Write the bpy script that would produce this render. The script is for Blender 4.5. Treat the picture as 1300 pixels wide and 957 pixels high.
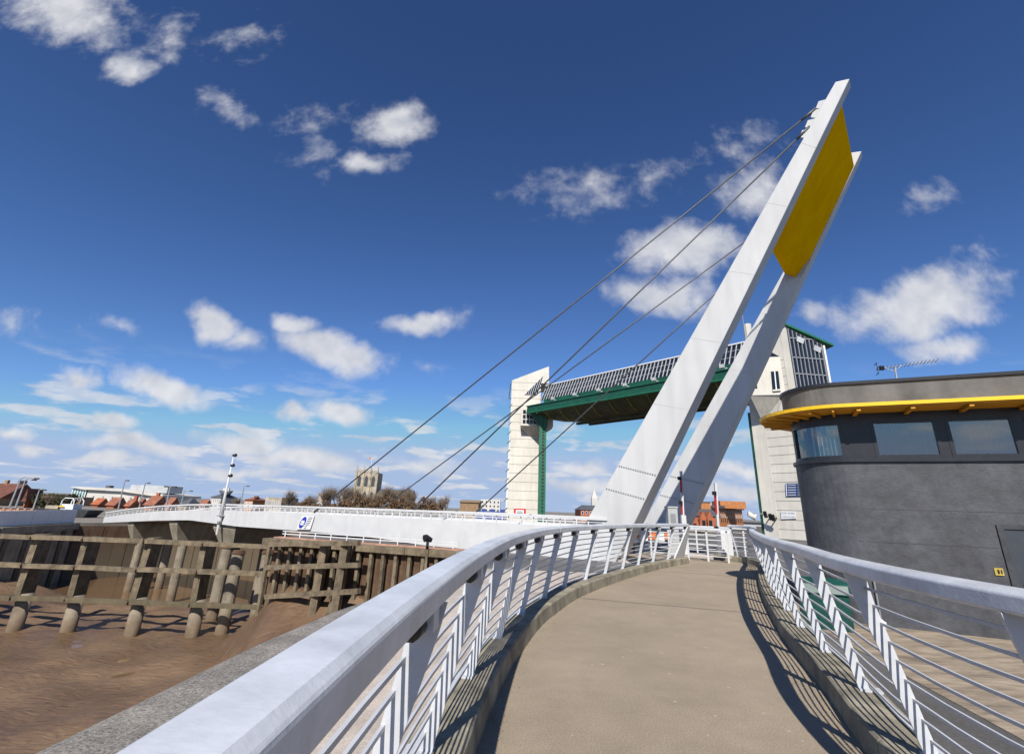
import bpy, math, random
import numpy as np
from mathutils import Vector, Matrix
random.seed(7); rng = np.random.default_rng(7)
S = bpy.context.scene
for o in list(bpy.data.objects): bpy.data.objects.remove(o)
COL = S.collection

# ------------------------------------------------------------------ camera
FP, CX, CY, SL, Y0, H = 620., 650., 433.5, .038, 647., 1.65
RHO = math.atan(SL); TH = math.atan((Y0-CY)*math.cos(RHO)/FP)
R0 = np.array([1, 0, 0.]); F = np.array([0, math.cos(TH), math.sin(TH)]); U0 = np.array([0, -math.sin(TH), math.cos(TH)])
R = math.cos(RHO)*R0+math.sin(RHO)*U0; U = math.cos(RHO)*U0-math.sin(RHO)*R0
C = np.array([0, 0, H])
cam = bpy.data.cameras.new('camera'); co = bpy.data.objects.new('camera', cam); COL.objects.link(co)
M = Matrix.Identity(4)
for i in range(3): M[i][0] = R[i]; M[i][1] = U[i]; M[i][2] = -F[i]; M[i][3] = C[i]
co.matrix_world = M
cam.sensor_width = 36; cam.lens = 36*FP/1300; cam.shift_y = -45/1300.; cam.clip_start = .02; cam.clip_end = 6000
S.camera = co
S.cycles.max_bounces = 6; S.cycles.diffuse_bounces = 1; S.cycles.glossy_bounces = 3; S.cycles.transparent_max_bounces = 12
def ray(x, y):
    d = (x-CX)*R-(y-CY)*U+FP*F
    return d/np.linalg.norm(d)
def pz(x, y, z): d = ray(x, y); return C+d*((z-H)/d[2])
def pY(x, y, Y): d = ray(x, y); return C+d*(Y/d[1])
def pP(x, y, p0, n):
    d = ray(x, y); n = np.array(n, float)
    return C+d*(np.dot(np.array(p0, float)-C, n)/np.dot(d, n))

# ------------------------------------------------------------------ light
SUN_EL, SUN_AZ = 43., -7.      # sun behind the camera, a little to the left
sd = np.array([math.sin(math.radians(SUN_AZ))*math.cos(math.radians(SUN_EL)), -math.cos(math.radians(SUN_AZ))*math.cos(math.radians(SUN_EL)), math.sin(math.radians(SUN_EL))])
sun = bpy.data.lights.new('sun', 'SUN'); sun.energy = 5.0; sun.angle = math.radians(.53); sun.color = (1, .955, .88)
so = bpy.data.objects.new('sun', sun); COL.objects.link(so); so.location = (5, -30, 40)
so.rotation_euler = Vector(sd).to_track_quat('Z', 'Y').to_euler()
S.view_settings.view_transform = 'Standard'; S.view_settings.look = 'None'; S.view_settings.exposure = .3; S.view_settings.gamma = 1

W = bpy.data.worlds.new('World'); S.world = W; W.use_nodes = True
nt = W.node_tree; nt.nodes.clear()
def N(t, **k):
    n = nt.nodes.new(t)
    for a, b in k.items(): setattr(n, a, b)
    return n
def L(a, b): nt.links.new(a, b)
def mth(op, a, b=None, c=None, clamp=False):
    n = N('ShaderNodeMath', operation=op); n.use_clamp = clamp
    for i, v in enumerate((a, b, c)):
        if v is None: continue
        if isinstance(v, (int, float)): n.inputs[i].default_value = v
        else: L(v, n.inputs[i])
    return n.outputs[0]
def smooth(x, a, b):
    n = N('ShaderNodeMapRange', interpolation_type='SMOOTHSTEP'); n.inputs[1].default_value = a; n.inputs[2].default_value = b; L(x, n.inputs[0]); return n.outputs[0]
sky = N('ShaderNodeTexSky', sky_type='NISHITA'); sky.sun_disc = False
sky.sun_elevation = math.radians(SUN_EL); sky.sun_rotation = math.radians(180-SUN_AZ)
sky.air_density = 1.0; sky.dust_density = .0; sky.ozone_density = 3.0; sky.altitude = 0
tc = N('ShaderNodeTexCoord'); sp = N('ShaderNodeSeparateXYZ'); L(tc.outputs['Generated'], sp.inputs[0])
yy = mth('MAXIMUM', sp.outputs[1], .02)
u = mth('DIVIDE', sp.outputs[0], yy); v = mth('DIVIDE', sp.outputs[2], yy)
cb = N('ShaderNodeCombineXYZ'); L(u, cb.inputs[0]); L(v, cb.inputs[1])
def noise(vec, sc, det=8, rough=.55, dist=0.):
    n = N('ShaderNodeTexNoise'); n.inputs['Scale'].default_value = sc; n.inputs['Detail'].default_value = det; n.inputs['Roughness'].default_value = rough; n.inputs['Distortion'].default_value = dist
    L(vec, n.inputs['Vector']); return n
wn = noise(cb.outputs[0], 5., 4)
w1 = N('ShaderNodeVectorMath', operation='SUBTRACT'); L(wn.outputs['Color'], w1.inputs[0]); w1.inputs[1].default_value = (.5, .5, .5)
w2 = N('ShaderNodeVectorMath', operation='MULTIPLY_ADD'); L(w1.outputs[0], w2.inputs[0]); w2.inputs[1].default_value = (.16, .10, 0); L(cb.outputs[0], w2.inputs[2])
# (px, py, half-width, half-height, tilt, weight): clouds of the fair-weather sky, as directions
CL = [(85, 15, 120, 42, -22, .85), (160, 85, 50, 24, 8, .75), (290, 140, 52, 15, -25, .38), (500, 155, 52, 32, 32, 1.0), (470, 205, 52, 18, 10, .75),
      (400, 195, 30, 26, 60, .3), (390, 155, 50, 16, 10, .25), (745, 240, 85, 34, 10, .38), (830, 225, 45, 18, 35, .3), (960, 240, 70, 50, 0, .62), (950, 180, 70, 18, 20, .35),
      (870, 315, 85, 40, 12, 1.0), (840, 370, 75, 32, 0, .9), (1170, 385, 135, 42, 17, 1.1), (1200, 435, 70, 24, 3, .8), (1035, 400, 30, 18, 10, .55),
      (275, 408, 62, 22, -22, 1.0), (315, 432, 36, 18, -20, .8), (425, 448, 75, 30, -15, 1.1), (385, 412, 42, 17, -5, .95), (535, 410, 62, 19, 10, .9), (110, 483, 38, 16, -25, .85), (210, 490, 85, 21, -9, 1.1),
      (150, 532, 40, 15, -12, 1.0), (370, 522, 32, 14, 0, .95), (430, 522, 62, 17, -4, 1.05), (310, 556, 76, 16, -5, 1.05), (20, 546, 38, 10, 0, .9), (50, 566, 32, 9, 0, .85),
      (170, 566, 90, 14, -4, .9), (395, 583, 90, 18, -4, 1.1), (135, 584, 70, 10, 0, .9), (300, 593, 100, 12, 0, .95), (545, 588, 60, 14, -4, .75), (1180, 255, 38, 18, 15, .35), (30, 405, 40, 18, 0, .35), (145, 415, 30, 14, -10, .35),
      (720, 545, 30, 10, 0, .5), (735, 590, 50, 14, 4, .9), (740, 615, 70, 16, 3, 1.0), (930, 592, 70, 12, 3, .8), (935, 622, 60, 16, 3, .95), (530, 470, 26, 12, 0, .3), (1240, 320, 30, 14, 0, .25), (215, 50, 40, 30, 0, .28), (310, 50, 40, 20, 30, .25)]
acc = None
for (x, y, a, b, r, w) in CL:
    d = ray(x, y); u0, v0 = d[0]/d[1], d[2]/d[1]
    e = ray(x+10, y); sx = math.hypot(e[0]/e[1]-u0, e[2]/e[1]-v0)/10
    e = ray(x, y-10); sy = math.hypot(e[0]/e[1]-u0, e[2]/e[1]-v0)/10
    m = N('ShaderNodeMapping', vector_type='TEXTURE'); m.inputs[1].default_value = (u0, v0, 0)
    m.inputs[2].default_value = (0, 0, math.radians(r)-RHO); m.inputs[3].default_value = (a*sx*1.02, b*sy*1.04, 1)
    L(w2.outputs[0], m.inputs[0])
    ln = N('ShaderNodeVectorMath', operation='LENGTH'); L(m.outputs[0], ln.inputs[0])
    bl = mth('MULTIPLY_ADD', ln.outputs['Value'], -w, w)
    acc = bl if acc is None else mth('MAXIMUM', acc, bl)
n1 = noise(cb.outputs[0], 13., 8, .6, .15)
# thin scattered cumulus everywhere, denser and flatter towards the horizon
zz = mth('ADD', mth('MAXIMUM', sp.outputs[2], 0.), .13)
pu = mth('DIVIDE', sp.outputs[0], zz); pv = mth('DIVIDE', sp.outputs[1], zz)
cp = N('ShaderNodeCombineXYZ'); L(pu, cp.inputs[0]); L(pv, cp.inputs[1])
n2 = noise(cp.outputs[0], 2.3, 6, .52, .05)
low = smooth(sp.outputs[2], .26, .12)
gen = mth('MULTIPLY', smooth(n2.outputs['Fac'], .51, .63), low)
behind = smooth(sp.outputs[1], .12, .0)
n3 = noise(cp.outputs[0], 1.6, 7, .55, .2)
gen2 = mth('MULTIPLY', mth('MULTIPLY', smooth(n3.outputs['Fac'], .60, .74), behind), .8)
den = mth('ADD', mth('MAXIMUM', acc, -.6), mth('MULTIPLY', mth('SUBTRACT', n1.outputs['Fac'], .5), 1.25))
alp = smooth(den, -.04, .74)
alp = mth('MULTIPLY', alp, mth('SUBTRACT', 1., behind))
alp = mth('MAXIMUM', mth('MAXIMUM', alp, mth('MULTIPLY', gen, .8)), gen2)
alp = mth('MULTIPLY', alp, smooth(sp.outputs[2], -.01, .03))
sh = N('ShaderNodeVectorMath', operation='ADD'); L(cb.outputs[0], sh.inputs[0]); sh.inputs[1].default_value = (.0, .035, 0)
n1b = noise(sh.outputs[0], 9., 3, .6, .3); n1c = noise(cb.outputs[0], 9., 3, .6, .3)
lit = mth('MULTIPLY_ADD', mth('SUBTRACT', n1c.outputs['Fac'], n1b.outputs['Fac']), 1.6, .68, clamp=True)
cc = N('ShaderNodeMix', data_type='RGBA'); L(lit, cc.inputs[0]); cc.inputs[6].default_value = (.36, .39, .46, 1); cc.inputs[7].default_value = (.68, .675, .69, 1)
skb = N('ShaderNodeVectorMath', operation='SCALE'); L(sky.outputs[0], skb.inputs[0]); skb.inputs['Scale'].default_value = .105
gm = N('ShaderNodeGamma'); L(skb.outputs[0], gm.inputs[0]); gm.inputs[1].default_value = 1.25      # deep, polarised blue
tn = N('ShaderNodeVectorMath', operation='MULTIPLY'); L(gm.outputs[0], tn.inputs[0]); tn.inputs[1].default_value = (.66, .80, 1.02)
cl_ = N('ShaderNodeVectorMath', operation='MINIMUM'); L(tn.outputs[0], cl_.inputs[0]); cl_.inputs[1].default_value = (.32, .42, .61)
mx = N('ShaderNodeMix', data_type='RGBA'); L(mth('MULTIPLY', alp, .9), mx.inputs[0]); L(cl_.outputs[0], mx.inputs[6]); L(cc.outputs[2], mx.inputs[7])
bg = N('ShaderNodeBackground'); L(mx.outputs[2], bg.inputs[0]); bg.inputs[1].default_value = 1.
W.cycles.sampling_method = 'MANUAL'; W.cycles.sample_map_resolution = 256
wo = N('ShaderNodeOutputWorld'); L(bg.outputs[0], wo.inputs[0])

# ------------------------------------------------------------------ materials
def mat(name, col, rough=.6, var=.12, scale=6., bump=.0, bscale=40., col2=None, metal=0., spec=.5, stretch=(1, 1, 1), streak=0., coat=0.):
    m = bpy.data.materials.new(name); m.use_nodes = True; t = m.node_tree; b = t.nodes['Principled BSDF']
    g = t.nodes.new('ShaderNodeNewGeometry'); mp = t.nodes.new('ShaderNodeMapping'); mp.inputs[3].default_value = stretch
    t.links.new(g.outputs['Position'], mp.inputs[0])
    n = t.nodes.new('ShaderNodeTexNoise'); n.inputs['Scale'].default_value = scale; n.inputs['Detail'].default_value = 7; n.inputs['Roughness'].default_value = .62
    t.links.new(mp.outputs[0], n.inputs['Vector'])
    r = t.nodes.new('ShaderNodeValToRGB'); c2 = col2 if col2 else tuple(min(1, c*(1+var*2)) for c in col)
    c1 = col if col2 else tuple(c*(1-var*2) for c in col)
    r.color_ramp.elements[0].position = .3; r.color_ramp.elements[1].position = .7
    r.color_ramp.elements[0].color = (*c1, 1); r.color_ramp.elements[1].color = (*c2, 1)
    t.links.new(n.outputs['Fac'], r.inputs[0]); out = r.outputs[0]
    if streak:
        mp2 = t.nodes.new('ShaderNodeMapping'); mp2.inputs[3].default_value = (1, 1, .12); t.links.new(g.outputs['Position'], mp2.inputs[0])
        n2 = t.nodes.new('ShaderNodeTexNoise'); n2.inputs['Scale'].default_value = 2.2; n2.inputs['Detail'].default_value = 6; t.links.new(mp2.outputs[0], n2.inputs['Vector'])
        rr = t.nodes.new('ShaderNodeMapRange'); rr.inputs[1].default_value = .35; rr.inputs[2].default_value = .72; rr.inputs[3].default_value = 1.; rr.inputs[4].default_value = 1-streak
        t.links.new(n2.outputs['Fac'], rr.inputs[0])
        mm = t.nodes.new('ShaderNodeVectorMath'); mm.operation = 'SCALE'; t.links.new(out, mm.inputs[0]); t.links.new(rr.outputs[0], mm.inputs['Scale']); out = mm.outputs[0]
    t.links.new(out, b.inputs['Base Color'])
    b.inputs['Roughness'].default_value = rough; b.inputs['Metallic'].default_value = metal; b.inputs['Specular IOR Level'].default_value = spec; b.inputs['Coat Weight'].default_value = coat
    if bump:
        nb = t.nodes.new('ShaderNodeTexNoise'); nb.inputs['Scale'].default_value = bscale; nb.inputs['Detail'].default_value = 5; t.links.new(g.outputs['Position'], nb.inputs['Vector'])
        bp = t.nodes.new('ShaderNodeBump'); bp.inputs['Strength'].default_value = bump; bp.inputs['Distance'].default_value = .02; t.links.new(nb.outputs['Fac'], bp.inputs['Height']); t.links.new(bp.outputs[0], b.inputs['Normal'])
    return m
def speckle(m, scale, lo, hi, amt):
    """fine aggregate: multiplies the base colour by a small-grained noise"""
    t = m.node_tree; b = t.nodes['Principled BSDF']; l = b.inputs['Base Color'].links[0]; src = l.from_socket
    g = t.nodes.new('ShaderNodeNewGeometry'); n = t.nodes.new('ShaderNodeTexNoise'); n.inputs['Scale'].default_value = scale; n.inputs['Detail'].default_value = 3; n.inputs['Roughness'].default_value = .7
    t.links.new(g.outputs['Position'], n.inputs['Vector'])
    r = t.nodes.new('ShaderNodeMapRange'); r.inputs[1].default_value = lo; r.inputs[2].default_value = hi; r.inputs[3].default_value = 1-amt; r.inputs[4].default_value = 1+amt
    t.links.new(n.outputs['Fac'], r.inputs[0]); s = t.nodes.new('ShaderNodeVectorMath'); s.operation = 'SCALE'
    t.links.new(src, s.inputs[0]); t.links.new(r.outputs[0], s.inputs['Scale']); t.links.new(s.outputs[0], b.inputs['Base Color'])
    return m
MT = {}
MT['path'] = speckle(speckle(mat('tan_aggregate', (.305, .245, .175), .88, .07, .45, .5, 120.), 70, .3, .7, .35), 3., .3, .7, .07)
MT['kerb'] = mat('kerb_concrete', (.30, .265, .19), .9, .22, 3., .3, 60., streak=.45)
MT['slab'] = speckle(mat('pale_concrete', (.44, .38, .32), .9, .12, 1.3, .2, 50.), 45, .3, .7, .18)
MT['gravel'] = speckle(mat('grey_aggregate', (.21, .19, .165), .95, .15, 2., .5, 60.), 38, .35, .65, .5)
MT['deckfloor'] = mat('worn_tan_paving', (.27, .215, .155), .85, .25, 1.6, .2, 40., stretch=(1, 3.5, 1))
MT['white'] = mat('white_paint', (.60, .60, .595), .38, .035, 1.2, .0, streak=.06)
MT['rail'] = speckle(mat('grey_white_rail_paint', (.60, .615, .64), .34, .05, 2.2, .06, 60., streak=.14), 9., .35, .75, .11)
MT['bar'] = mat('grey_white_bar_paint', (.51, .52, .54), .38, .06, 3.)
MT['pylon'] = mat('pylon_white_paint', (.585, .585, .575), .45, .03, .35, streak=.12, spec=.3)
MT['seam'] = mat('weld_paint', (.47, .47, .46), .5, .05)
MT['yellow'] = mat('yellow_paint', (1.0, .50, .002), .8, .05, .5, streak=.10, spec=.0)
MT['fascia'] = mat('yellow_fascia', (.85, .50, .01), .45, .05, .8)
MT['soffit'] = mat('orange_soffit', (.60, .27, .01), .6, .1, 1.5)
MT['black'] = mat('black_plastic', (.012, .012, .014), .4, .1)
MT['cable'] = mat('steel_cable', (.10, .10, .105), .5, .1, 5., metal=.3)
MT['dark'] = mat('dark_steel', (.045, .047, .052), .5, .2, 4.)
MT['bconc'] = speckle(mat('charcoal_render', (.064, .066, .074), .6, .12, 1.1, .25, 22., streak=.25, stretch=(1, 1, 2.2)), 6., .3, .7, .22)
MT['bconc2'] = mat('grey_parapet_render', (.115, .112, .108), .7, .25, 1.0, .1, 30., streak=.2)
MT['joint'] = mat('render_joint', (.04, .041, .046), .7, .15, 3.)
MT['frame'] = mat('charcoal_frame', (.022, .023, .027), .35, .1)
MT['door'] = mat('slate_door_paint', (.035, .042, .055), .55, .08)
MT['tower'] = mat('cream_concrete', (.62, .585, .51), .85, .05, .35, streak=.12)
MT['tower2'] = mat('cream_concrete_weathered', (.49, .46, .395), .85, .08, .5, streak=.22)
MT['green'] = mat('green_paint', (.008, .075, .042), .45, .15, 1.)
MT['green2'] = mat('light_green_paint', (.012, .125, .066), .5, .1, 1.)
MT['olive'] = mat('olive_gate_steel', (.035, .042, .018), .7, .3, .8)
MT['ribs'] = mat('olive_ribs', (.16, .15, .03), .7, .2, 1.)
MT['pane'] = mat('dark_glass', (.012, .016, .028), .08, .2, .4)
MT['timber'] = mat('weathered_timber', (.095, .072, .046), .9, .3, 2.6, .5, 25., col2=(.28, .22, .14), streak=.45)
MT['pile'] = mat('pile_concrete', (.25, .21, .155), .9, .2, 1.5, .3, 18., streak=.3)
MT['rust'] = mat('rusty_sheet_pile', (.085, .038, .02), .9, .3, 1.2, .4, 20., col2=(.17, .105, .055), streak=.5)
MT['conc'] = mat('pier_concrete', (.31, .27, .20), .9, .15, .8, .2, 15., streak=.3)
MT['brick'] = mat('red_brick', (.33, .10, .045), .9, .15, 1.5)
MT['oldroof'] = mat('old_brown_tiles', (.13, .05, .032), .9, .2, 1.5)
MT['obrick'] = mat('orange_brick', (.42, .17, .06), .9, .12, 1.5)
MT['btan'] = mat('brown_brick', (.25, .165, .09), .9, .15, 1.5)
MT['roof'] = mat('orange_tiles', (.25, .095, .055), .85, .2, 1.5)
MT['slate'] = mat('slate_roof', (.085, .09, .10), .7, .15, 1.5)
MT['stone'] = mat('pale_church_stone', (.39, .335, .25), .9, .2, .6, streak=.3)
MT['pale'] = mat('pale_cladding', (.52, .50, .45), .7, .06, .2)
MT['grey'] = mat('light_grey_panel', (.42, .43, .43), .5, .08, .5)
MT['teal'] = mat('teal_glass', (.16, .30, .29), .2, .15, .3)
MT['paver'] = mat('red_pavers', (.40, .22, .15), .9, .2, 2.)
MT['bark'] = mat('bark', (.10, .075, .05), .95, .3, 2.)
MT['twig'] = mat('bare_twigs', (.17, .125, .085), .95, .3, 3.)
MT['bush'] = mat('winter_hedge', (.135, .08, .042), .95, .3, 1.)
MT['bushg'] = mat('dark_evergreen', (.05, .05, .022), .95, .35, 1.)
MT['red'] = mat('signal_red', (.50, .015, .02), .45, .08)
MT['blue'] = mat('sign_blue', (.02, .035, .38), .45, .08)
MT['signblue'] = mat('notice_blue', (.015, .04, .17), .4, .1)
MT['hoard'] = mat('hoarding_blue', (.025, .06, .26), .5, .12, .6)
MT['ink'] = mat('grey_lettering', (.16, .18, .20), .6, .1)
MT['signw'] = mat('sign_white', (.72, .72, .72), .5, .03)
MT['bin'] = mat('dark_green_plastic', (.006, .055, .045), .4, .15, 3.)
MT['orange'] = mat('barrier_orange', (.65, .16, .03), .6, .1)
MT['lampg'] = mat('galvanised_steel', (.33, .34, .35), .5, .08, 2., metal=.4)
MT['tarmac'] = speckle(mat('tarmac', (.11, .105, .10), .9, .2, .25, .2, 20.), 20, .3, .7, .2)
MT['west'] = speckle(mat('quay_paving', (.20, .175, .14), .9, .2, .15), 8, .3, .7, .2)
MT['blind'] = mat('blind_fabric', (.50, .49, .44), .8, .05)
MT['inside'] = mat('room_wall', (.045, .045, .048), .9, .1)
MT['yellowbox'] = mat('brass_plate', (.45, .33, .06), .5, .1)

def mud_mat():
    m = bpy.data.materials.new('estuary_mud'); m.use_nodes = True; t = m.node_tree; b = t.nodes['Principled BSDF']
    g = t.nodes.new('ShaderNodeNewGeometry')
    n = t.nodes.new('ShaderNodeTexNoise'); n.inputs['Scale'].default_value = .22; n.inputs['Detail'].default_value = 6; t.links.new(g.outputs['Position'], n.inputs['Vector'])
    n2 = t.nodes.new('ShaderNodeTexNoise'); n2.inputs['Scale'].default_value = 3.; n2.inputs['Detail'].default_value = 7; t.links.new(g.outputs['Position'], n2.inputs['Vector'])
    ad = t.nodes.new('ShaderNodeMath'); ad.operation = 'MULTIPLY_ADD'; t.links.new(n2.outputs['Fac'], ad.inputs[0]); ad.inputs[1].default_value = .45; t.links.new(n.outputs['Fac'], ad.inputs[2])
    r = t.nodes.new('ShaderNodeValToRGB'); r.color_ramp.elements[0].position = .45; r.color_ramp.elements[1].position = 1.0
    r.color_ramp.elements[0].color = (.105, .061, .033, 1); r.color_ramp.elements[1].color = (.205, .13, .073, 1)
    t.links.new(ad.outputs[0], r.inputs[0]); t.links.new(r.outputs[0], b.inputs['Base Color'])
    mr = t.nodes.new('ShaderNodeMapRange'); mr.inputs[1].default_value = .42; mr.inputs[2].default_value = .62; mr.inputs[3].default_value = .42; mr.inputs[4].default_value = .75
    t.links.new(n.outputs['Fac'], mr.inputs[0]); t.links.new(mr.outputs[0], b.inputs['Roughness'])
    mp = t.nodes.new('ShaderNodeMapping'); mp.inputs[3].default_value = (.55, 1.6, 1); mp.inputs[2].default_value = (0, 0, .5); t.links.new(g.outputs['Position'], mp.inputs[0])
    n3 = t.nodes.new('ShaderNodeTexNoise'); n3.inputs['Scale'].default_value = 2.2; n3.inputs['Detail'].default_value = 5; n3.inputs['Distortion'].default_value = .8; t.links.new(mp.outputs[0], n3.inputs['Vector'])
    bp = t.nodes.new('ShaderNodeBump'); bp.inputs['Strength'].default_value = .7; bp.inputs['Distance'].default_value = .15; t.links.new(n3.outputs['Fac'], bp.inputs['Height']); t.links.new(bp.outputs[0], b.inputs['Normal'])
    return m
def tide(m, za, zb_, col):
    t = m.node_tree; b = t.nodes['Principled BSDF']; src = b.inputs['Base Color'].links[0].from_socket
    g = t.nodes.new('ShaderNodeNewGeometry'); sp_ = t.nodes.new('ShaderNodeSeparateXYZ'); t.links.new(g.outputs['Position'], sp_.inputs[0])
    n = t.nodes.new('ShaderNodeTexNoise'); n.inputs['Scale'].default_value = 1.7; n.inputs['Detail'].default_value = 5; t.links.new(g.outputs['Position'], n.inputs['Vector'])
    a = t.nodes.new('ShaderNodeMath'); a.operation = 'MULTIPLY_ADD'; t.links.new(n.outputs['Fac'], a.inputs[0]); a.inputs[1].default_value = 1.6; t.links.new(sp_.outputs[2], a.inputs[2])
    r = t.nodes.new('ShaderNodeMapRange'); r.inputs[1].default_value = za+.8; r.inputs[2].default_value = zb_+.8; r.inputs[3].default_value = .85; r.inputs[4].default_value = 0.; t.links.new(a.outputs[0], r.inputs[0])
    mx_ = t.nodes.new('ShaderNodeMix'); mx_.data_type = 'RGBA'; t.links.new(r.outputs[0], mx_.inputs[0]); t.links.new(src, mx_.inputs[6]); mx_.inputs[7].default_value = (*col, 1); t.links.new(mx_.outputs[2], b.inputs['Base Color'])
tide(MT['timber'], -4.6, -3.2, (.085, .07, .036)); tide(MT['pile'], -6.2, -4.6, (.135, .085, .045)); tide(MT['rust'], -4.4, -2.2, (.12, .095, .06))
MT['mud'] = mud_mat()
def water_mat():
    m = mat('brown_water', (.16, .095, .05), .12, .1, .1); t = m.node_tree; b = t.nodes['Principled BSDF']; b.inputs['Roughness'].default_value = .1
    g = t.nodes.new('ShaderNodeNewGeometry'); n = t.nodes.new('ShaderNodeTexNoise'); n.inputs['Scale'].default_value = 1.2; n.inputs['Detail'].default_value = 5; t.links.new(g.outputs['Position'], n.inputs['Vector'])
    bp = t.nodes.new('ShaderNodeBump'); bp.inputs['Strength'].default_value = .25; bp.inputs['Distance'].default_value = .1; t.links.new(n.outputs['Fac'], bp.inputs['Height']); t.links.new(bp.outputs[0], b.inputs['Normal'])
    return m
MT['water'] = water_mat()
def glass_mat():
    m = bpy.data.materials.new('window_glass'); m.use_nodes = True; t = m.node_tree; t.nodes.clear()
    tr = t.nodes.new('ShaderNodeBsdfTransparent'); tr.inputs[0].default_value = (.62, .70, .72, 1)
    gl = t.nodes.new('ShaderNodeBsdfGlossy'); gl.inputs['Roughness'].default_value = .03
    n = t.nodes.new('ShaderNodeTexNoise'); n.inputs['Scale'].default_value = .8; bp = t.nodes.new('ShaderNodeBump'); bp.inputs['Strength'].default_value = .03; t.links.new(n.outputs['Fac'], bp.inputs['Height']); t.links.new(bp.outputs[0], gl.inputs['Normal'])
    fr = t.nodes.new('ShaderNodeFresnel'); fr.inputs[0].default_value = 1.9
    mm = t.nodes.new('ShaderNodeMath'); mm.operation = 'MULTIPLY_ADD'; mm.inputs[1].default_value = .95; mm.inputs[2].default_value = .14; t.links.new(fr.outputs[0], mm.inputs[0])
    mi = t.nodes.new('ShaderNodeMixShader'); t.links.new(mm.outputs[0], mi.inputs[0]); t.links.new(tr.outputs[0], mi.inputs[1]); t.links.new(gl.outputs[0], mi.inputs[2])
    o = t.nodes.new('ShaderNodeOutputMaterial'); t.links.new(mi.outputs[0], o.inputs[0]); return m
MT['glass'] = glass_mat()

# ------------------------------------------------------------------ mesh helpers
def nrm(a): a = np.array(a, float); return a/np.linalg.norm(a)
class MB:
    def __init__(s): s.v = []; s.f = []
    def hexa(s, p):            # 8 points: 4 of one end ring, then 4 of the other
        k = len(s.v); s.v += [tuple(map(float, q)) for q in p]
        s.f += [tuple(k+i for i in q) for q in ((3, 2, 1, 0), (4, 5, 6, 7), (0, 1, 5, 4), (1, 2, 6, 5), (2, 3, 7, 6), (3, 0, 4, 7))]; return s
    def box(s, x0, x1, y0, y1, z0, z1):
        return s.hexa([(x0, y0, z0), (x1, y0, z0), (x1, y1, z0), (x0, y1, z0), (x0, y0, z1), (x1, y0, z1), (x1, y1, z1), (x0, y1, z1)])
    def obox(s, c, ex, ey, hx, hy, z0, z1):   # oriented in plan
        c = np.array(c[:2], float); ex = np.array(ex[:2]); ey = np.array(ey[:2])
        q = [c-ex*hx-ey*hy, c+ex*hx-ey*hy, c+ex*hx+ey*hy, c-ex*hx+ey*hy]
        return s.hexa([(*a, z0) for a in q]+[(*a, z1) for a in q])
    def bar(s, p, q, w, h, up=(0, 0, 1)):
        p = np.array(p, float); q = np.array(q, float); d = nrm(q-p); up = np.array(up, float)
        if abs(d@up) > .98: up = np.array([0, 1, 0.]) if abs(d[1]) < .9 else np.array([1., 0, 0])
        a = nrm(np.cross(d, up)); b = nrm(np.cross(a, d))
        o = [a*-w/2-b*h/2, a*w/2-b*h/2, a*w/2+b*h/2, a*-w/2+b*h/2]
        return s.hexa([p+i for i in o]+[q+i for i in o])
    def tube(s, pts, rad, n=8, cap=True):
        pts = [np.array(p, float) for p in pts]
        if not hasattr(rad, '__len__'): rad = [rad]*len(pts)
        k = len(s.v)
        for i, p in enumerate(pts):
            d = nrm(pts[min(i+1, len(pts)-1)]-pts[max(i-1, 0)]); up = np.array([0, 0, 1.]) if abs(d[2]) < .9 else np.array([0, 1., 0])
            a = nrm(np.cross(d, up)); b = np.cross(a, d)
            for j in range(n):
                t = 2*math.pi*j/n; s.v.append(tuple(p+rad[i]*(a*math.cos(t)+b*math.sin(t))))
        for i in range(len(pts)-1):
            for j in range(n): s.f.append((k+i*n+j, k+i*n+(j+1) % n, k+(i+1)*n+(j+1) % n, k+(i+1)*n+j))
        if cap: s.f.append(tuple(k+j for j in range(n))[::-1]); s.f.append(tuple(k+(len(pts)-1)*n+j for j in range(n)))
        return s
    def prism(s, pts, off):
        pts = [np.array(p, float) for p in pts]; off = np.array(off, float); n = len(pts); k = len(s.v)
        s.v += [tuple(p) for p in pts]+[tuple(p+off) for p in pts]
        s.f.append(tuple(range(k, k+n))[::-1]); s.f.append(tuple(range(k+n, k+2*n)))
        for i in range(n): s.f.append((k+i, k+(i+1) % n, k+n+(i+1) % n, k+n+i))
        return s
    def loft(s, rings, closed=True, cap=True):
        k = len(s.v); n = len(rings[0])
        for r in rings: s.v += [tuple(map(float, p)) for p in r]
        for i in range(len(rings)-1):
            for j in range(n if closed else n-1): s.f.append((k+i*n+j, k+i*n+(j+1) % n, k+(i+1)*n+(j+1) % n, k+(i+1)*n+j))
        if cap and closed: s.f.append(tuple(range(k, k+n))[::-1]); s.f.append(tuple(k+(len(rings)-1)*n+j for j in range(n)))
        return s
    def quad(s, *p):
        k = len(s.v); s.v += [tuple(map(float, q)) for q in p]; s.f.append(tuple(range(k, k+len(p)))); return s
    def build(s, name, m, parent=None, smooth=False, label=None, fix=True):
        me = bpy.data.meshes.new(name); me.from_pydata(s.v, [], s.f); me.update()
        if fix:
            import bmesh
            bm = bmesh.new(); bm.from_mesh(me); bmesh.ops.recalc_face_normals(bm, faces=bm.faces); bm.to_mesh(me); bm.free()
        if smooth: me.polygons.foreach_set('use_smooth', [True]*len(me.polygons))
        o = bpy.data.objects.new(name, me); COL.objects.link(o)
        me.materials.append(MT[m] if isinstance(m, str) else m)
        if parent: par(o, parent)
        if label: o['label'] = label
        return o
def par(o, p):
    o.parent = p
    l = Vector((0, 0, 0)); q = p
    while q: l = l+q.location; q = q.parent
    o.matrix_parent_inverse = Matrix.Translation(-l) if p.type == 'EMPTY' else Matrix.Identity(4)
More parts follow.
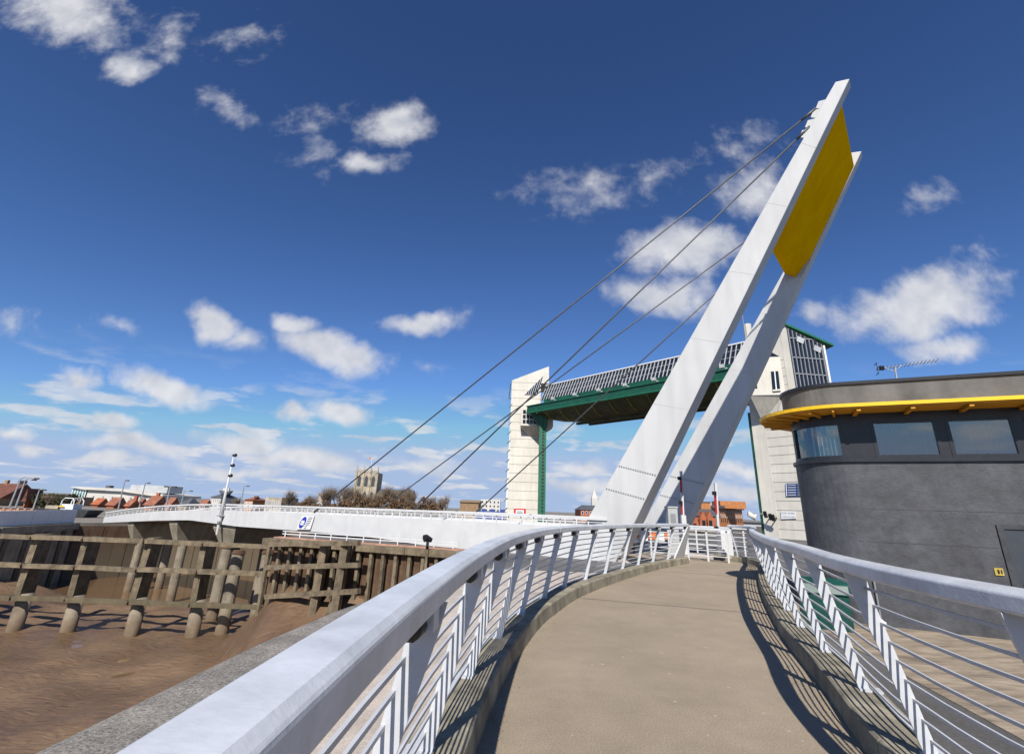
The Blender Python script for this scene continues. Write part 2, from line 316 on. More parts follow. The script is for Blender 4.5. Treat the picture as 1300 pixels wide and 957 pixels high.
def thing(name, label, cat, loc=(0, 0, 0), group=None):
    o = bpy.data.objects.new(name, None); COL.objects.link(o); o.location = tuple(map(float, loc)); o.empty_display_size = .2
    return tag(o, label, cat, group)
def tag(o, label, cat, group=None):
    o['label'] = label; o['category'] = cat
    if group: o['group'] = group
    return o
def struct(o): o['kind'] = 'structure'; return o
def bevel(o, w=.01, seg=2):
    m = o.modifiers.new('bevel', 'BEVEL'); m.width = w; m.segments = seg; m.limit_method = 'ANGLE'; m.angle_limit = math.radians(40); return o
def text(s, size, m, parent, p, ex, ez, depth=.004):
    cu = bpy.data.curves.new('t', 'FONT'); cu.body = s; cu.size = size; cu.align_x = 'CENTER'; cu.align_y = 'CENTER'; cu.extrude = depth
    tmp = bpy.data.objects.new('t', cu); COL.objects.link(tmp); bpy.context.view_layer.update()
    me = bpy.data.meshes.new_from_object(tmp.evaluated_get(bpy.context.evaluated_depsgraph_get())); bpy.data.objects.remove(tmp)
    ex = nrm(ex); ez = nrm(ez); ey = np.cross(ex, ez)
    Mx = Matrix([[ex[i], ez[i], ey[i], p[i]] for i in range(3)]+[[0, 0, 0, 1]])
    me.transform(Mx); o = bpy.data.objects.new('lettering', me); COL.objects.link(o); me.materials.clear(); me.materials.append(MT[m]); par(o, parent); return o
class Curve:
    def __init__(s, pts):
        P = np.array(pts, float); Q = np.vstack([2*P[0]-P[1], P, 2*P[-1]-P[-2]]); out = []
        for i in range(1, len(Q)-2):
            for t in np.linspace(0, 1, 24, endpoint=False):
                a, b, c, d = Q[i-1:i+3]; out.append(.5*((2*b)+(-a+c)*t+(2*a-5*b+4*c-d)*t*t+(-a+3*b-3*c+d)*t**3))
        out.append(P[-1]); s.p = np.array(out)
        for _ in range(6): s.p[1:-1] = (s.p[:-2]+2*s.p[1:-1]+s.p[2:])/4
        s.s = np.concatenate([[0], np.cumsum(np.linalg.norm(np.diff(s.p, axis=0), axis=1))]); s.L = s.s[-1]
    def at(s, t): return np.array([np.interp(t, s.s, s.p[:, 0]), np.interp(t, s.s, s.p[:, 1])])
    def tan(s, t): a = s.at(min(s.L, t+.15)); b = s.at(max(0, t-.15)); return (a-b)/np.linalg.norm(a-b)
    def pt(s, t, o, z, side):       # o = offset towards the path (side=+1: path lies to the right)
        d = s.tan(t); n = np.array([d[1], -d[0]])*side; q = s.at(t)+n*o; return np.array([q[0], q[1], z])
    def near_y(s, y): return float(s.s[np.argmin(abs(s.p[:, 1]-y))])

# ================================================================== SETTING: land, river bed, water
GZ = -.30
def land(name, poly, z, m, zb=-9.):
    b = MB(); n = len(poly); b.v = [(x, y, z) for x, y in poly]+[(x, y, zb) for x, y in poly]
    b.f = [tuple(range(n))]+[(i, (i+1) % n, n+(i+1) % n, n+i) for i in range(n)]
    me = b.build(name, m); struct(me); me.data.update()
    return me
EAST = [(-3.75, -40), (-3.62, 4), (-3.42, 8), (-3.1, 10.6), (-1.9, 15.5), (-1.8, 22), (-2.3, 25.45), (-12.55, 29.4), (-12.8, 40), (-16.5, 47), (4, 55), (26.5, 61.5), (45, 80), (120, 180), (700, 900), (900, 400), (900, -300), (-3.75, -300)]
WEST = [(-45, 15), (-40.5, 30), (-39.3, 41), (-41.5, 51), (-37, 59), (-14, 71), (-1, 75.5), (8, 77), (13, 86), (60, 150), (300, 560), (1200, 2600), (-2600, 2600), (-2600, -300), (-70, -300)]
land('ground_east_bank', EAST, GZ, 'tarmac'); land('ground_west_bank', WEST, -1.05, 'west')
def h2(x, y): return np.sin(x*.9+1.3*np.sin(y*.55))*np.cos(y*.8+np.sin(x*.4))
gx = np.linspace(-62, 30, 260); gy = np.linspace(-30, 95, 330); X, Y = np.meshgrid(gx, gy)
dE = np.clip((-3.-X)/14., 0, 1); 
zb = -4.6-1.5*dE**.7
dw = np.clip((25.3-.385*(X+2.4)-Y)*.93, 0, 30)          # distance in front of the sheet piles
zb = np.maximum(zb, np.where(Y < 34, -2.5-.85*dw-.9*np.clip(-11.5-X, 0, 9), -20))
zb = np.maximum(zb, -6.5+1.7*np.clip((-30-X)/9, 0, 1)*np.clip((52-Y)/8, 0, 1))
zb = zb-.9*np.clip((Y-41.5-.12*(X+30)+1.2*np.sin(X*.35))/6., 0, 1)*np.clip((-12-X)/8, 0, 1)
Zm = zb+.09*h2(X*1.3, Y*1.5)+.06*h2(X*3.1+2, Y*2.7)+.02*h2(X*6.3, Y*5.1+X)
nx = len(gx); V_ = np.stack([X, Y, Zm], -1).reshape(-1, 3); I = np.arange((len(gy)-1)*nx).reshape(len(gy)-1, nx)[:, :-1].ravel()
b = MB(); b.v = V_.tolist(); b.f = np.stack([I, I+1, I+nx+1, I+nx], -1).tolist()
struct(b.build('river_mud', 'mud', smooth=True, fix=False))
struct(MB().quad((-400, -300, -6.21), (400, -300, -6.21), (400, 900, -6.21), (-400, 900, -6.21)).build('river_water', 'water'))

# ---- approach path: kerb-foot lines (railing base lines sit .30 m outside)
LB = Curve([(-.70, -9), (-.68, -4), (-.67, -1), (-.66, 1), (-.60, 2.4), (-.49, 3.8), (-.28, 5.6), (-.02, 7.0), (.30, 8.4), (.68, 9.6), (1.36, 11.4), (2.68, 13.95), (4.62, 17.2), (6.72, 20.1)])
RB = Curve([(2.72, -9), (2.66, -4), (2.62, 0), (2.62, 1.6), (2.70, 2.9), (3.02, 4.2), (3.56, 5.6), (4.06, 7.05), (4.68, 8.7), (5.9, 11.6), (7.15, 14.35), (8.5, 17.1), (9.45, 19.0), (9.75, 20.5), (9.45, 21.6), (8.9, 22.2)])
KH = .20
def strip(cl, cr, n=70):
    b = MB()
    for i in range(n+1):
        p = cl.pt(cl.L*i/n, .30, 0, 1); q = cr.pt(cr.L*i/n, .30, 0, -1)
        b.v += [tuple(p+(q-p)*k/6) for k in range(7)]
    for i in range(n):
        for k in range(6): j = i*7+k; b.f.append((j, j+1, j+8, j+7))
    return b
fp = struct(strip(LB, RB).build('footpath', 'path', fix=False))
pe = LB.pt(LB.L, .30, 0, 1); qe = RB.pt(RB.L, .30, 0, -1)
struct(MB().quad(pe, qe, qe+np.array([-2.6, 3.6, .0]), pe+np.array([-2.6, 3.6, .0])).build('footpath', 'path'))
for nm, cv, side in (('kerb_left', LB, 1), ('kerb_right', RB, -1)):
    k = bpy.data.objects.new(nm, None); COL.objects.link(k); struct(k); k['label'] = 'raised concrete kerb along the '+('left' if side == 1 else 'right')+' edge of the tan path'
    n = int(cv.L/3.0); 
    for i in range(n):
        s0, s1 = cv.L*i/n+.006, cv.L*(i+1)/n-.006; rings = []
        for t in np.linspace(s0, s1, 9):
            rings.append([cv.pt(t, .30, -.02, side), cv.pt(t, .285, KH-.02, side), cv.pt(t, .265, KH, side), cv.pt(t, -.09, KH, side), cv.pt(t, -.10, KH-.02, side), cv.pt(t, -.10, GZ-.02, side), cv.pt(t, .2, GZ-.02, side)])
        MB().loft(rings).build('kerb_block', 'kerb', k)

# concrete apron outside the left railing, with a darker coping along the quay edge
def ystrip(name, xa, xb, ys, z, m):
    b = MB()
    for y in ys: b.v += [(xa(y), y, z), (xb(y), y, z)]
    b.f = [(2*i, 2*i+1, 2*i+3, 2*i+2) for i in range(len(ys)-1)]
    return struct(b.build(name, m))
edge = lambda y: float(np.interp(y, [-40, 4, 8, 10.6, 15.5, 22, 25.3], [-3.75, -3.62, -3.42, -3.1, -1.9, -1.8, -2.3]))
lbx = lambda y: float(np.interp(y, LB.p[:, 1], LB.p[:, 0]))
ystrip('apron', lambda y: edge(y)+.62, lambda y: max(edge(y)+.64, lbx(y)-.12), np.linspace(-9, 18.5, 60), GZ+.004, 'slab')
b = MB()
ys = np.linspace(-12, 25.2, 60)
rings = [[(edge(y)-.05, y, GZ-.5), (edge(y)-.05, y, GZ+.0), (edge(y)+.02, y, GZ+.022), (edge(y)+.62, y, GZ+.02), (edge(y)+.62, y, GZ-.1)] for y in ys]
tag(b.loft(rings).build('quay_coping', 'gravel'), 'rough grey aggregate quay coping below the left railing', 'coping')
struct(MB().quad((2.4, -8, GZ+.006), (17, -8, GZ+.006), (17, 15, GZ+.006), (7.2, 16, GZ+.006)).build('yard_paving', 'deckfloor'))

# ================================================================== RAILINGS
def railing(cv, side, name, label, s_lo, s_hi, pods):
    base = cv.pt(s_lo, 0, KH, side)
    T = thing(name, label, 'railing', base)
    n = round((s_hi-s_lo)/1.5); st = np.linspace(s_lo, s_hi, n+1)
    OZ = lambda z: .02+.27*(z/1.1)           # inward lean of the infill plane, z above kerb
    NB = 9
    for i, t in enumerate(st):
        d = cv.tan(t); d3 = np.array([d[0], d[1], 0])
        # tapered fin plate
        prof = [(OZ(.0)-.012, 0), (OZ(.0)+.075, 0), (OZ(.6)+.080, .6), (OZ(1.0)+.10, .98), (OZ(1.09)+.105, 1.09), (OZ(1.09)-.03, 1.09), (OZ(.9)-.012, .9)]
        pts = [cv.pt(t, o, KH+z, side)-d3*.008 for o, z in prof]
        MB().prism(pts, d3*.016).build('post', 'bar', T)
        MB().hexa([cv.pt(t+dt, o, KH+z, side) for z in (0, .014) for dt, o in ((-.07, -.08), (.07, -.08), (.07, .10), (-.07, .10))]).build('base_plate', 'bar', T)
        if pods:
            bl = MB().hexa([cv.pt(t-.10+dt, o, KH+z, side) for z in (1.01, 1.085) for dt, o in ((-.055, .25), (.055, .25), (.055, .37), (-.055, .37))]).build('light_bracket', 'bar', T)
            p = cv.pt(t-.20, .31, KH+1.035, side)
            MB().tube([p-d3*.07, p-d3*.055, p+d3*.045, p+d3*.05], [.015, .036, .038, .036], 10).build('light_pod', 'black', bl, smooth=True)
    for i in range(n):
        s0, s1 = st[i], st[i+1]
        for k in range(NB):
            z = 1.0-k*.112; o = OZ(z); ob = .02+.13*z; g = .020
            b = MB(); ts = np.linspace(s0+.008, s1-.008, 4)
            for a, c in zip(ts[:-1], ts[1:]): b.bar(cv.pt(a, o, KH+z, side), cv.pt(c, o, KH+z, side), .014, .018)
            b.build('infill_bar', 'bar', T)
    # handrail lengths
    hp = [(-.066, -.050), (-.074, -.02), (-.070, .028), (-.050, .045), (.050, .045), (.072, .028), (.077, -.045), (.062, -.058), (-.046, -.058)]
    ca, sa = math.cos(.06), math.sin(.06)
    j = 0; s = s_lo-.12
    while s < s_hi-.05:
        e = min(s+4.5, s_hi+.12)
        if s_hi+.12-e < 1.2: e = s_hi+.12
        rings = []
        for t in np.linspace(s+.004, e-.004, 16):
            rings.append([cv.pt(min(max(t, 0), cv.L), .315+o*ca+z*sa, KH+1.148+z*ca-o*sa, side) for o, z in hp])
        MB().loft(rings).build('handrail', 'rail', T, smooth=False); s = e
    for o in T.children:
        if o.name.startswith('handrail'): bevel(o, .008, 2)
    # bottom edge flat
    rings = [[cv.pt(t, o, KH+z, side) for o, z in ((-.035, .016), (.0, .016), (.0, .03), (-.035, .03))] for t in np.linspace(s_lo, s_hi, 90)]
    MB().loft(rings).build('base_rail', 'bar', T)
    return T
TL = railing(LB, 1, 'path_railing', 'white steel railing with wide handrail and dark light pods along the left of the path', 5.2, LB.L-.1, True)
TR = railing(RB, -1, 'path_railing', 'white steel railing curving along the right of the path in front of the dark building', 5.6, RB.L-1.0, False)
# solid wedge that ends the left railing
t = LB.L-.08; d = LB.tan(t); d3 = np.array([d[0], d[1], 0])
pts = [LB.pt(t, o, KH+z, 1)-d3*.02 for o, z in ((-.12, 0), (.32, 0), (.42, 1.14), (.22, 1.14), (.08, .7))]
pts = [LB.pt(t, .05, KH, 1)-d3*.95, LB.pt(t, .05, KH, 1)+d3*.12, LB.pt(t, .36, KH+1.09, 1)+d3*.12, LB.pt(t, .36, KH+1.09, 1)-d3*.12]
MB().prism(pts, np.array([d[1], -d[0], 0])*.06).build('end_wedge', 'bar', TL)

# ================================================================== SWING BRIDGE
LA = math.radians(39)                        # plan direction in which the pylon leans
dl = np.array([math.cos(LA), -math.sin(LA), 0]); tl = np.array([math.sin(LA), math.cos(LA), 0]); UPZ = np.array([0, 0, 1.])
P0 = pY(783, 704, 22.6)
BR = thing('swing_bridge', 'white cable-stayed footbridge with leaning twin-legged pylon and yellow infill', 'bridge', (P0[0], P0[1], GZ))
def lp(x, y, off=0.): return pP(x, y, P0+tl*off, tl)
def edge_line(a, b, z):                      # extend an edge to height z
    return a+(b-a)*((z-a[2])/(b[2]-a[2]))
La, Lb, Ra, Rb = lp(742.6, 664), lp(1060.5, 104), lp(805.6, 663), lp(1078.6, 100)
L0, R0_ = edge_line(La, Lb, GZ), edge_line(Ra, Rb, GZ)
TB, TT, WB, WT = 1.0, .55, 6.3, 5.35
def leg(off_b, off_t):
    p = [L0+tl*off_b, R0_+tl*off_b, R0_+tl*(off_b+TB), L0+tl*(off_b+TB), Lb+tl*off_t, Rb+tl*off_t, Rb+tl*(off_t+TT), Lb+tl*(off_t+TT)]
    o = MB().hexa(p).build('pylon_leg', 'pylon', BR); bevel(o, .03, 2)
    ax = nrm(Lb-L0)
    # bolted plate seams: rows of bolt heads across the outer face, and welded lugs for the stays
    for fr in (.155, .205):
        a = L0+(Lb-L0)*fr+tl*(off_b+(off_t-off_b)*fr); c = R0_+(Rb-R0_)*(fr-.022)+tl*(off_b+(off_t-off_b)*(fr-.022)); m = MB()
        for q in np.linspace(.05, .95, 16):
            e = a+(c-a)*q; m.obox(e-tl*.0, dl, tl, .028, .025, e[2]-.028, e[2]+.028)
        m.build('bolt_row', 'lampg', o)
    for fr in (.34, .48, .62, .76, .88):
        a = L0+(Lb-L0)*fr+tl*(off_b+(off_t-off_b)*fr); c = R0_+(Rb-R0_)*(fr-.02)+tl*(off_b+(off_t-off_b)*(fr-.02)); MB().bar(a+(c-a)*.02-tl*.001, a+(c-a)*.98-tl*.001, .005, .018, up=ax).build('weld_seam', 'seam', o)
    return o
leg1 = leg(0, 0); leg1['label'] = 'near pylon leg, tapering box painted white'
leg2 = leg(WB, WT); leg2['label'] = 'far pylon leg, partly in the shade of the near one'
def edgepos(fr, side, f2):                   # point on the lean plane: fr up the leg, f2 from leading edge (0) to trailing edge (1), between the legs
    a = L0+(Lb-L0)*fr; c = R0_+(Rb-R0_)*fr; base = a+(c-a)*f2
    off0 = TB+(TT-TB)*fr+.0; off1 = WB+(WT-WB)*fr
    return base+tl*(off0-.02 if side == 0 else off1+.02)
prof = [(.965, .95), (.745, .95), (.70, .70), (.715, .12), (.965, .12)]
MB().loft([[edgepos(fr, 0, q) for fr, q in prof], [edgepos(fr, 1, q) for fr, q in prof]]).build('infill_panel', 'yellow', BR, label='mustard yellow panel between the tops of the pylon legs')
# warning lettering strip on the shaded side of the near leg
for i, (fr, q) in enumerate(((.185, .3), (.19, .42), (.195, .55), (.205, .3), (.21, .45), (.215, .6))):
    e = R0_+(Rb-R0_)*fr; ax = nrm(Rb-R0_); nn = nrm(np.cross(tl, ax)); nn = nn if nn@dl > 0 else -nn
    c0 = e+tl*(TB*(q+.2))+nn*.006
    MB().bar(c0-ax*.12, c0+ax*.12, .05, .006, up=nn).build('stencil_mark', 'signw', leg1)

# deck girder: near face traced on a vertical plane from the pylon to the west quay
E1 = np.array([-41.5, 51.2, 0]); E0 = np.array([P0[0], P0[1], 0]); dd = nrm(E1-E0); dn = np.array([dd[1], -dd[0], 0]); dn = dn if dn[1] > 0 else -dn   # dn: to the far side
DL = np.linalg.norm(E1-E0)
def dk(x, y): p = pP(x, y, E0, dn); return (p-E0)@dd, p[2]
railtop = sorted(dk(x, y) for x, y in ((128, 651), (145, 648.5), (165, 645.5), (200, 642), (240, 640), (280, 639.5), (350, 641.5), (420, 644), (490, 646.5), (560, 648.8), (650, 653), (740, 657)))
bot = sorted(dk(x, y) for x, y in ((130, 663.5), (165, 662), (200, 660.5), (240, 660), (300, 668), (350, 671.5), (400, 675), (480, 683), (570, 697), (651, 716), (699, 731), (718, 735), (742, 729), (783, 704)))
ZR = lambda s: float(np.interp(s, [a for a, _ in railtop], [c for _, c in railtop]))
ZB = lambda s: float(np.interp(s, [a for a, _ in bot], [c for _, c in bot]))
WD = 5.2
sm = max(a for a, _ in bot)
def dp(s, w, z): q = E0+dd*s+dn*w; return np.array([q[0], q[1], z])
rings = []
ss = np.concatenate([np.linspace(-.2, 6, 16), np.linspace(6.8, sm, 60)])
for s in ss:
    zt = ZR(s)-.42; zb_ = min(ZB(s), zt-.3); zd = zt-.55; g = .55
    rings.append([dp(s, 0, zt), dp(s, .16, zt), dp(s, .16, zd), dp(s, WD-.16, zd), dp(s, WD-.16, zt), dp(s, WD, zt), dp(s, WD-.15, (zt+zb_)/2), dp(s, WD-1.0, zb_), dp(s, .6, zb_-.02), dp(s, .03, zb_)])
MB().loft(rings).build('deck_girder', 'white', BR)
# parapet rails
for side, w in ((0, .08), (1, WD-.08)):
    n = 70; st = np.linspace(.6, sm-.2, n)
    for s in st:
        z = ZR(s); MB().bar(dp(s, w, z-.43), dp(s, w, z-.03), .035, .06, up=dd).build('parapet_post', 'white', BR)
    for hz, hw, hh in ((-.03, .16, .10), (-.17, .03, .03), (-.29, .03, .03)):
        r_ = []
        for s in np.linspace(.4, sm, 60):
            z = ZR(s)+hz; r_.append([dp(s, w-hw/2, z-hh/2), dp(s, w+hw/2, z-hh/2), dp(s, w+hw/2, z+hh/2), dp(s, w-hw/2, z+hh/2)])
        MB().loft(r_).build('parapet_rail', 'white', BR)
# tail of the deck between the legs, up to the path
z0 = -.02
tailpts = [(1.2, .2), (-4.6, .2), (-4.6, WD+.3), (1.2, WD+.3)]
MB().prism([dp(s, w, z0-.6) for s, w in tailpts], (0, 0, .58)).build('tail_slab', 'slab', BR)
MB().tube([dp(-.5, 2.7, GZ-.01), dp(-.5, 2.7, -.62)], 3.0, 40).build('pivot_drum', 'conc', BR)
for w in (.35, WD+.15):
    for s in np.linspace(-4.4, -1.4 if w < 1 else 1, 5 if w < 1 else 6): MB().bar(dp(s, w, z0), dp(s, w, 1.18), .04, .07, up=dd).build('parapet_post', 'white', BR)
    for z in (.2, .4, .6, .8, 1.0): MB().bar(dp(-4.5, w, z), dp(-1.3 if w < 1 else 1.1, w, z), .03, .03).build('parapet_rail', 'white', BR)
    MB().bar(dp(-4.6, w, 1.2), dp(-1.2 if w < 1 else 1.1, w, 1.2), .16, .08).build('parapet_rail', 'rail', BR)
# stay cables
def cab(pt_top, pxdeck, w):
    q = pP(*pxdeck, E0+dn*w, dn)
    MB().tube([pt_top, q], .038, 8).build('stay_cable', 'cable', BR, smooth=True)
    d = nrm(q-pt_top); MB().tube([q-d*.9, q], [.06, .075], 8).build('cable_socket', 'cable', BR, smooth=True); MB().tube([pt_top, pt_top+d*.7], [.075, .055], 8).build('cable_socket', 'cable', BR, smooth=True)
def lead(px, py, off): return lp(px, py, off)
for (tp, off, dpx, w) in (((1036, 138), .28, (399, 650), .1), ((1028, 161), .28, (524, 649), .1)):
    cab(lead(*tp, off), dpx, w)
ofs2 = WT+.28
def lead2(fr): return L0+(Lb-L0)*fr+tl*(WB+(WT-WB)*fr+.28)
for fr, dpx in ((.955, (483, 645.5)), (.915, (605, 649.5))):
    cab(lead2(fr)-dl*.25, dpx, WD-.1)
for off_b, off_t in ((0, 0), (WB, WT)):
    for fr in (.905, .925, .945, .963):
        e = L0+(Lb-L0)*fr+tl*(off_b+(off_t-off_b)*fr+.28); ax = nrm(Lb-L0); out = -nrm(np.cross(np.cross(ax, dl), ax)); 
        MB().prism([e-ax*.28+dl*.1-tl*.03, e+ax*.25+dl*.1-tl*.03, e+ax*.12+out*.34-tl*.03, e-ax*.2+out*.30-tl*.03], tl*.06).build('cable_lug', 'pylon', BR)

# sign board on the girder
a, b_, c, d = [pP(x, y, E0-dn*.05, dn) for x, y in ((384.5, 654.3), (399.5, 654.8), (394, 672), (376.5, 671.6))]
SG = thing('bridge_sign', 'white notice board with blue oval fixed to the white bridge side', 'sign', (a+c)/2)
MB().hexa([a, b_, c, d]+[q-dn*.03 for q in (a, b_, c, d)]).build('board', 'signw', SG)
m = (a*.62+d*.38+b_*.0); ctr = a*.36+b_*.14+c*.14+d*.36; ex = (b_-a)*.235; ez = (a-d)*.42
bl = MB().prism([ctr-dn*.034+ex*math.cos(t)+ez*math.sin(t) for t in np.linspace(0, 2*math.pi, 24, endpoint=False)], -dn*.008).build('blue_oval', 'blue', SG)
for k in (.12, -.22): MB().bar(ctr-dn*.045-ex*.55+ez*k, ctr-dn*.045+ex*.55+ez*k, .02, .16).build('lettering', 'signw', bl)
for k in np.linspace(.12, .88, 7):
    q0 = a+(d-a)*k+(b_-a)*.60; q1 = a+(d-a)*k+(b_-a)*(.93 if k < .7 else .8); MB().bar(q0-dn*.036, q1-dn*.036, .008, .05).build('lettering', 'ink', SG)

# mast with three lamps on the deck edge
pb = pP(279, 660, E0-dn*.15, dn); pt = pP(297, 577, E0-dn*.15, dn)
MS = thing('signal_mast', 'slim white tilted mast with three dark lamps on the bridge parapet', 'mast', pb)
MB().tube([pb-UPZ*.3, pb+(pt-pb)*.45, pt], [.13, .085, .035], 10).build('pole', 'white', MS, smooth=True)
MB().tube([pb-UPZ*1.0, pb+UPZ*.35], [.06, .16], 8).build('bracket', 'white', MS)
MB().bar(pb+UPZ*.3-dd*.25, pb+UPZ*.3+dd*.25, .3, .08).build('foot_plate', 'lampg', MS)
for f_ in (.99, .83, .67):
    c0 = pb+(pt-pb)*f_; MB().tube([c0+dd*-.25, c0+dd*.08], [.13, .08], 8).build('lamp', 'black', MS, smooth=True)

# ================================================================== GATE BARRIERS, CABINET
def arm(px_b, px_t, Y, label):
    b0, t0 = pY(*px_b, Y), pY(*px_t, Y); T = thing('barrier_arm', label, 'barrier', (b0[0], b0[1], -.02), 'raised gate barrier arms')
    MB().bar([b0[0], b0[1], -.02], b0+(t0-b0)*.02, .22, .22).build('pedestal', 'white', T); n = 6; ps = [b0+(t0-b0)*k for k in (.0, .3, .48, .72, .86, 1)]
    MB().bar(ps[0], ps[5], .10, .13, up=(0, 1, 0)).build('boom', 'white', T)
    for a_, c_ in ((.05, .3), (.52, .82)):
        p, q = b0+(t0-b0)*a_, b0+(t0-b0)*c_; MB().bar(p-np.array([.06, .06, 0]), q-np.array([.06, .06, 0]), .07, .10, up=(0, 1, 0)).build('red_band', 'red', T)
    for k in (.30, .84):
        p = b0+(t0-b0)*k+np.array([-.13, -.10, 0]); MB().box(p[0]-.09, p[0]+.07, p[1]-.12, p[1], p[2]-.1, p[2]+.06).build('lamp', 'black', T)
arm((867, 655), (864.5, 598), 24.5, 'red and white boom raised upright before the far pylon leg')
arm((913, 695), (908, 613), 23.2, 'red and white boom raised upright beside the white gate cabinet')
c0 = pz(922, 709, 0.0); T = thing('gate_cabinet', 'white steel gate cabinet with chamfered top at the end of the path', 'cabinet', c0)
hw = .24; MB().box(c0[0]-hw, c0[0]+hw, c0[1]-hw, c0[1]+hw, .05, 1.05).hexa([(c0[0]+i*hw, c0[1]+j*hw, 1.05) for i, j in ((-1, -1), (1, -1), (1, 1), (-1, 1))]+[(c0[0]+i*hw*.5, c0[1]+j*hw*.5, 1.18) for i, j in ((-1, -1), (1, -1), (1, 1), (-1, 1))]).build('housing', 'white', T)
MB().box(c0[0]-.27, c0[0]+.27, c0[1]-.27, c0[1]+.27, 0.004, .05).build('plinth', 'dark', T); MB().box(c0[0]-.03, c0[0]-.01, c0[1]-hw-.004, c0[1]-hw+.01, .1, 1.0).build('door_seam', 'dark', T)
c0 = pY(853, 660, 24.); T = thing('control_post', 'short pale grey control post in front of the shaded pylon leg', 'post', (c0[0], c0[1], -.02))
MB().box(c0[0]-.22, c0[0]+.22, c0[1]-.2, c0[1]+.2, -.02, 2.0).build('housing', 'grey', T); MB().box(c0[0]-.25, c0[0]+.25, c0[1]-.23, c0[1]+.23, 2.0, 2.07).build('cap', 'grey', T); MB().box(c0[0]-.12, c0[0]+.12, c0[1]-.215, c0[1]-.2, 1.3, 1.75).build('button_plate', 'lampg', T)
c0 = pz(828, 703, .0); T = thing('safety_barrier', 'low orange and white hazard barrier behind the left railing', 'barrier', c0)
for k in range(5):
    MB().box(c0[0]-.9+k*.38, c0[0]-.9+k*.38+.36, c0[1], c0[1]+.06, .55 if k % 2 else .62, .92).build('board', 'orange' if k % 2 == 0 else 'signw', T)
for k in (-.8, .85): MB().bar((c0[0]+k, c0[1]+.03, GZ if 0 else -.3), (c0[0]+k, c0[1]+.03, .62), .05, .05).build('leg', 'dark', T)
MB().box(c0[0]-.9, c0[0]+.98, c0[1]+.062, c0[1]+.09, .6, .66).build('cross_bar', 'dark', T)

# ================================================================== CONTROL BUILDING
A_ = pz(1090, 791.5, GZ); B_ = pz(1300, 814.6, GZ); be = nrm(B_-A_); bn = np.array([-be[1], be[0], 0])
NR = 1.0; NC = A_+be*.36+bn*NR                      # rounded nose
def outline(off, back=True, x1=11.):
    r = NR+off; pts = [NC+be*x1-bn*r]
    for k in range(0, 19):
        t = math.radians(130)*k/18; pts.append(NC-bn*r*math.cos(t)-be*r*math.sin(t))
    e = pts[-1]; t = math.radians(130); tg = nrm(-be*math.cos(t)*-1*-1+bn*math.sin(t))
    tg = nrm(be*.643+bn*.766)
    pts.append(e+tg*8.5); pts.append(NC+be*x1+bn*8.)
    return [p[:2] for p in pts]
def slab(name, off, z0, z1, m, parent, x1=11.):
    return MB().prism([(x, y, z0) for x, y in outline(off, x1=x1)], (0, 0, z1-z0)).build(name, m, parent)
BG = thing('control_building', 'dark grey rendered control building with rounded nose and yellow-edged canopy', 'building', (A_[0]+3, A_[1]+2, GZ))
ZS, ZW0, ZW1, ZC0, ZC1, ZP = 2.93, 3.03, 3.80, 4.04, 4.115, 4.66
wl = slab('wall', 0, GZ-.02, ZS, 'bconc', BG)
slab('sill_band', .05, ZS, ZS+.07, 'frame', BG)
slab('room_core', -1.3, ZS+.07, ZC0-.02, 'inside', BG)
slab('window_head', -.03, ZW1, ZC0, 'frame', BG)
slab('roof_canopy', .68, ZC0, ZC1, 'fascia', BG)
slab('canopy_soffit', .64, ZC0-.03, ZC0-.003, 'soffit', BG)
slab('parapet', .10, ZC1, ZP, 'bconc2', BG); slab('parapet_cap', .14, ZP, ZP+.07, 'frame', BG)
fl = outline(-.04)
def along(s, off):          # s metres from the nose tangent point: positive along the front wall, negative round the nose
    r = NR+off
    if s >= 0: p = NC+be*s-bn*r; return np.array([p[0], p[1], 0]), be, -bn
    t = -s/NR; p = NC-bn*r*math.cos(t)-be*r*math.sin(t); return np.array([p[0], p[1], 0]), nrm(be*math.cos(t)-bn*math.sin(t)), nrm(-bn*math.cos(t)-be*math.sin(t))
def panel(s0, s1, off, z0, z1, th, name, m, parent, n=1):
    rings = []
    for s in np.linspace(s0, s1, n+1):
        p, _, o = along(s, off); q = p-o*th
        rings.append([(*p[:2], z0), (*q[:2], z0), (*q[:2], z1), (*p[:2], z1)])
    return MB().loft(rings).build(name, m, parent)
def px_s(px, py): p = pP(px, py, A_, bn); return float((p-NC)@be)
sA, sB, sC, sD = px_s(1110, 560), px_s(1193, 555), px_s(1205, 552), px_s(1290, 545)
wins = [(-2.0, -1.45, 3), (-1.38, -.06, 10), (sA, sB, 1), (sC, sD, 1), (sD+.18, sD+1.7, 1), (sD+1.9, sD+3.5, 1)]
prev = None
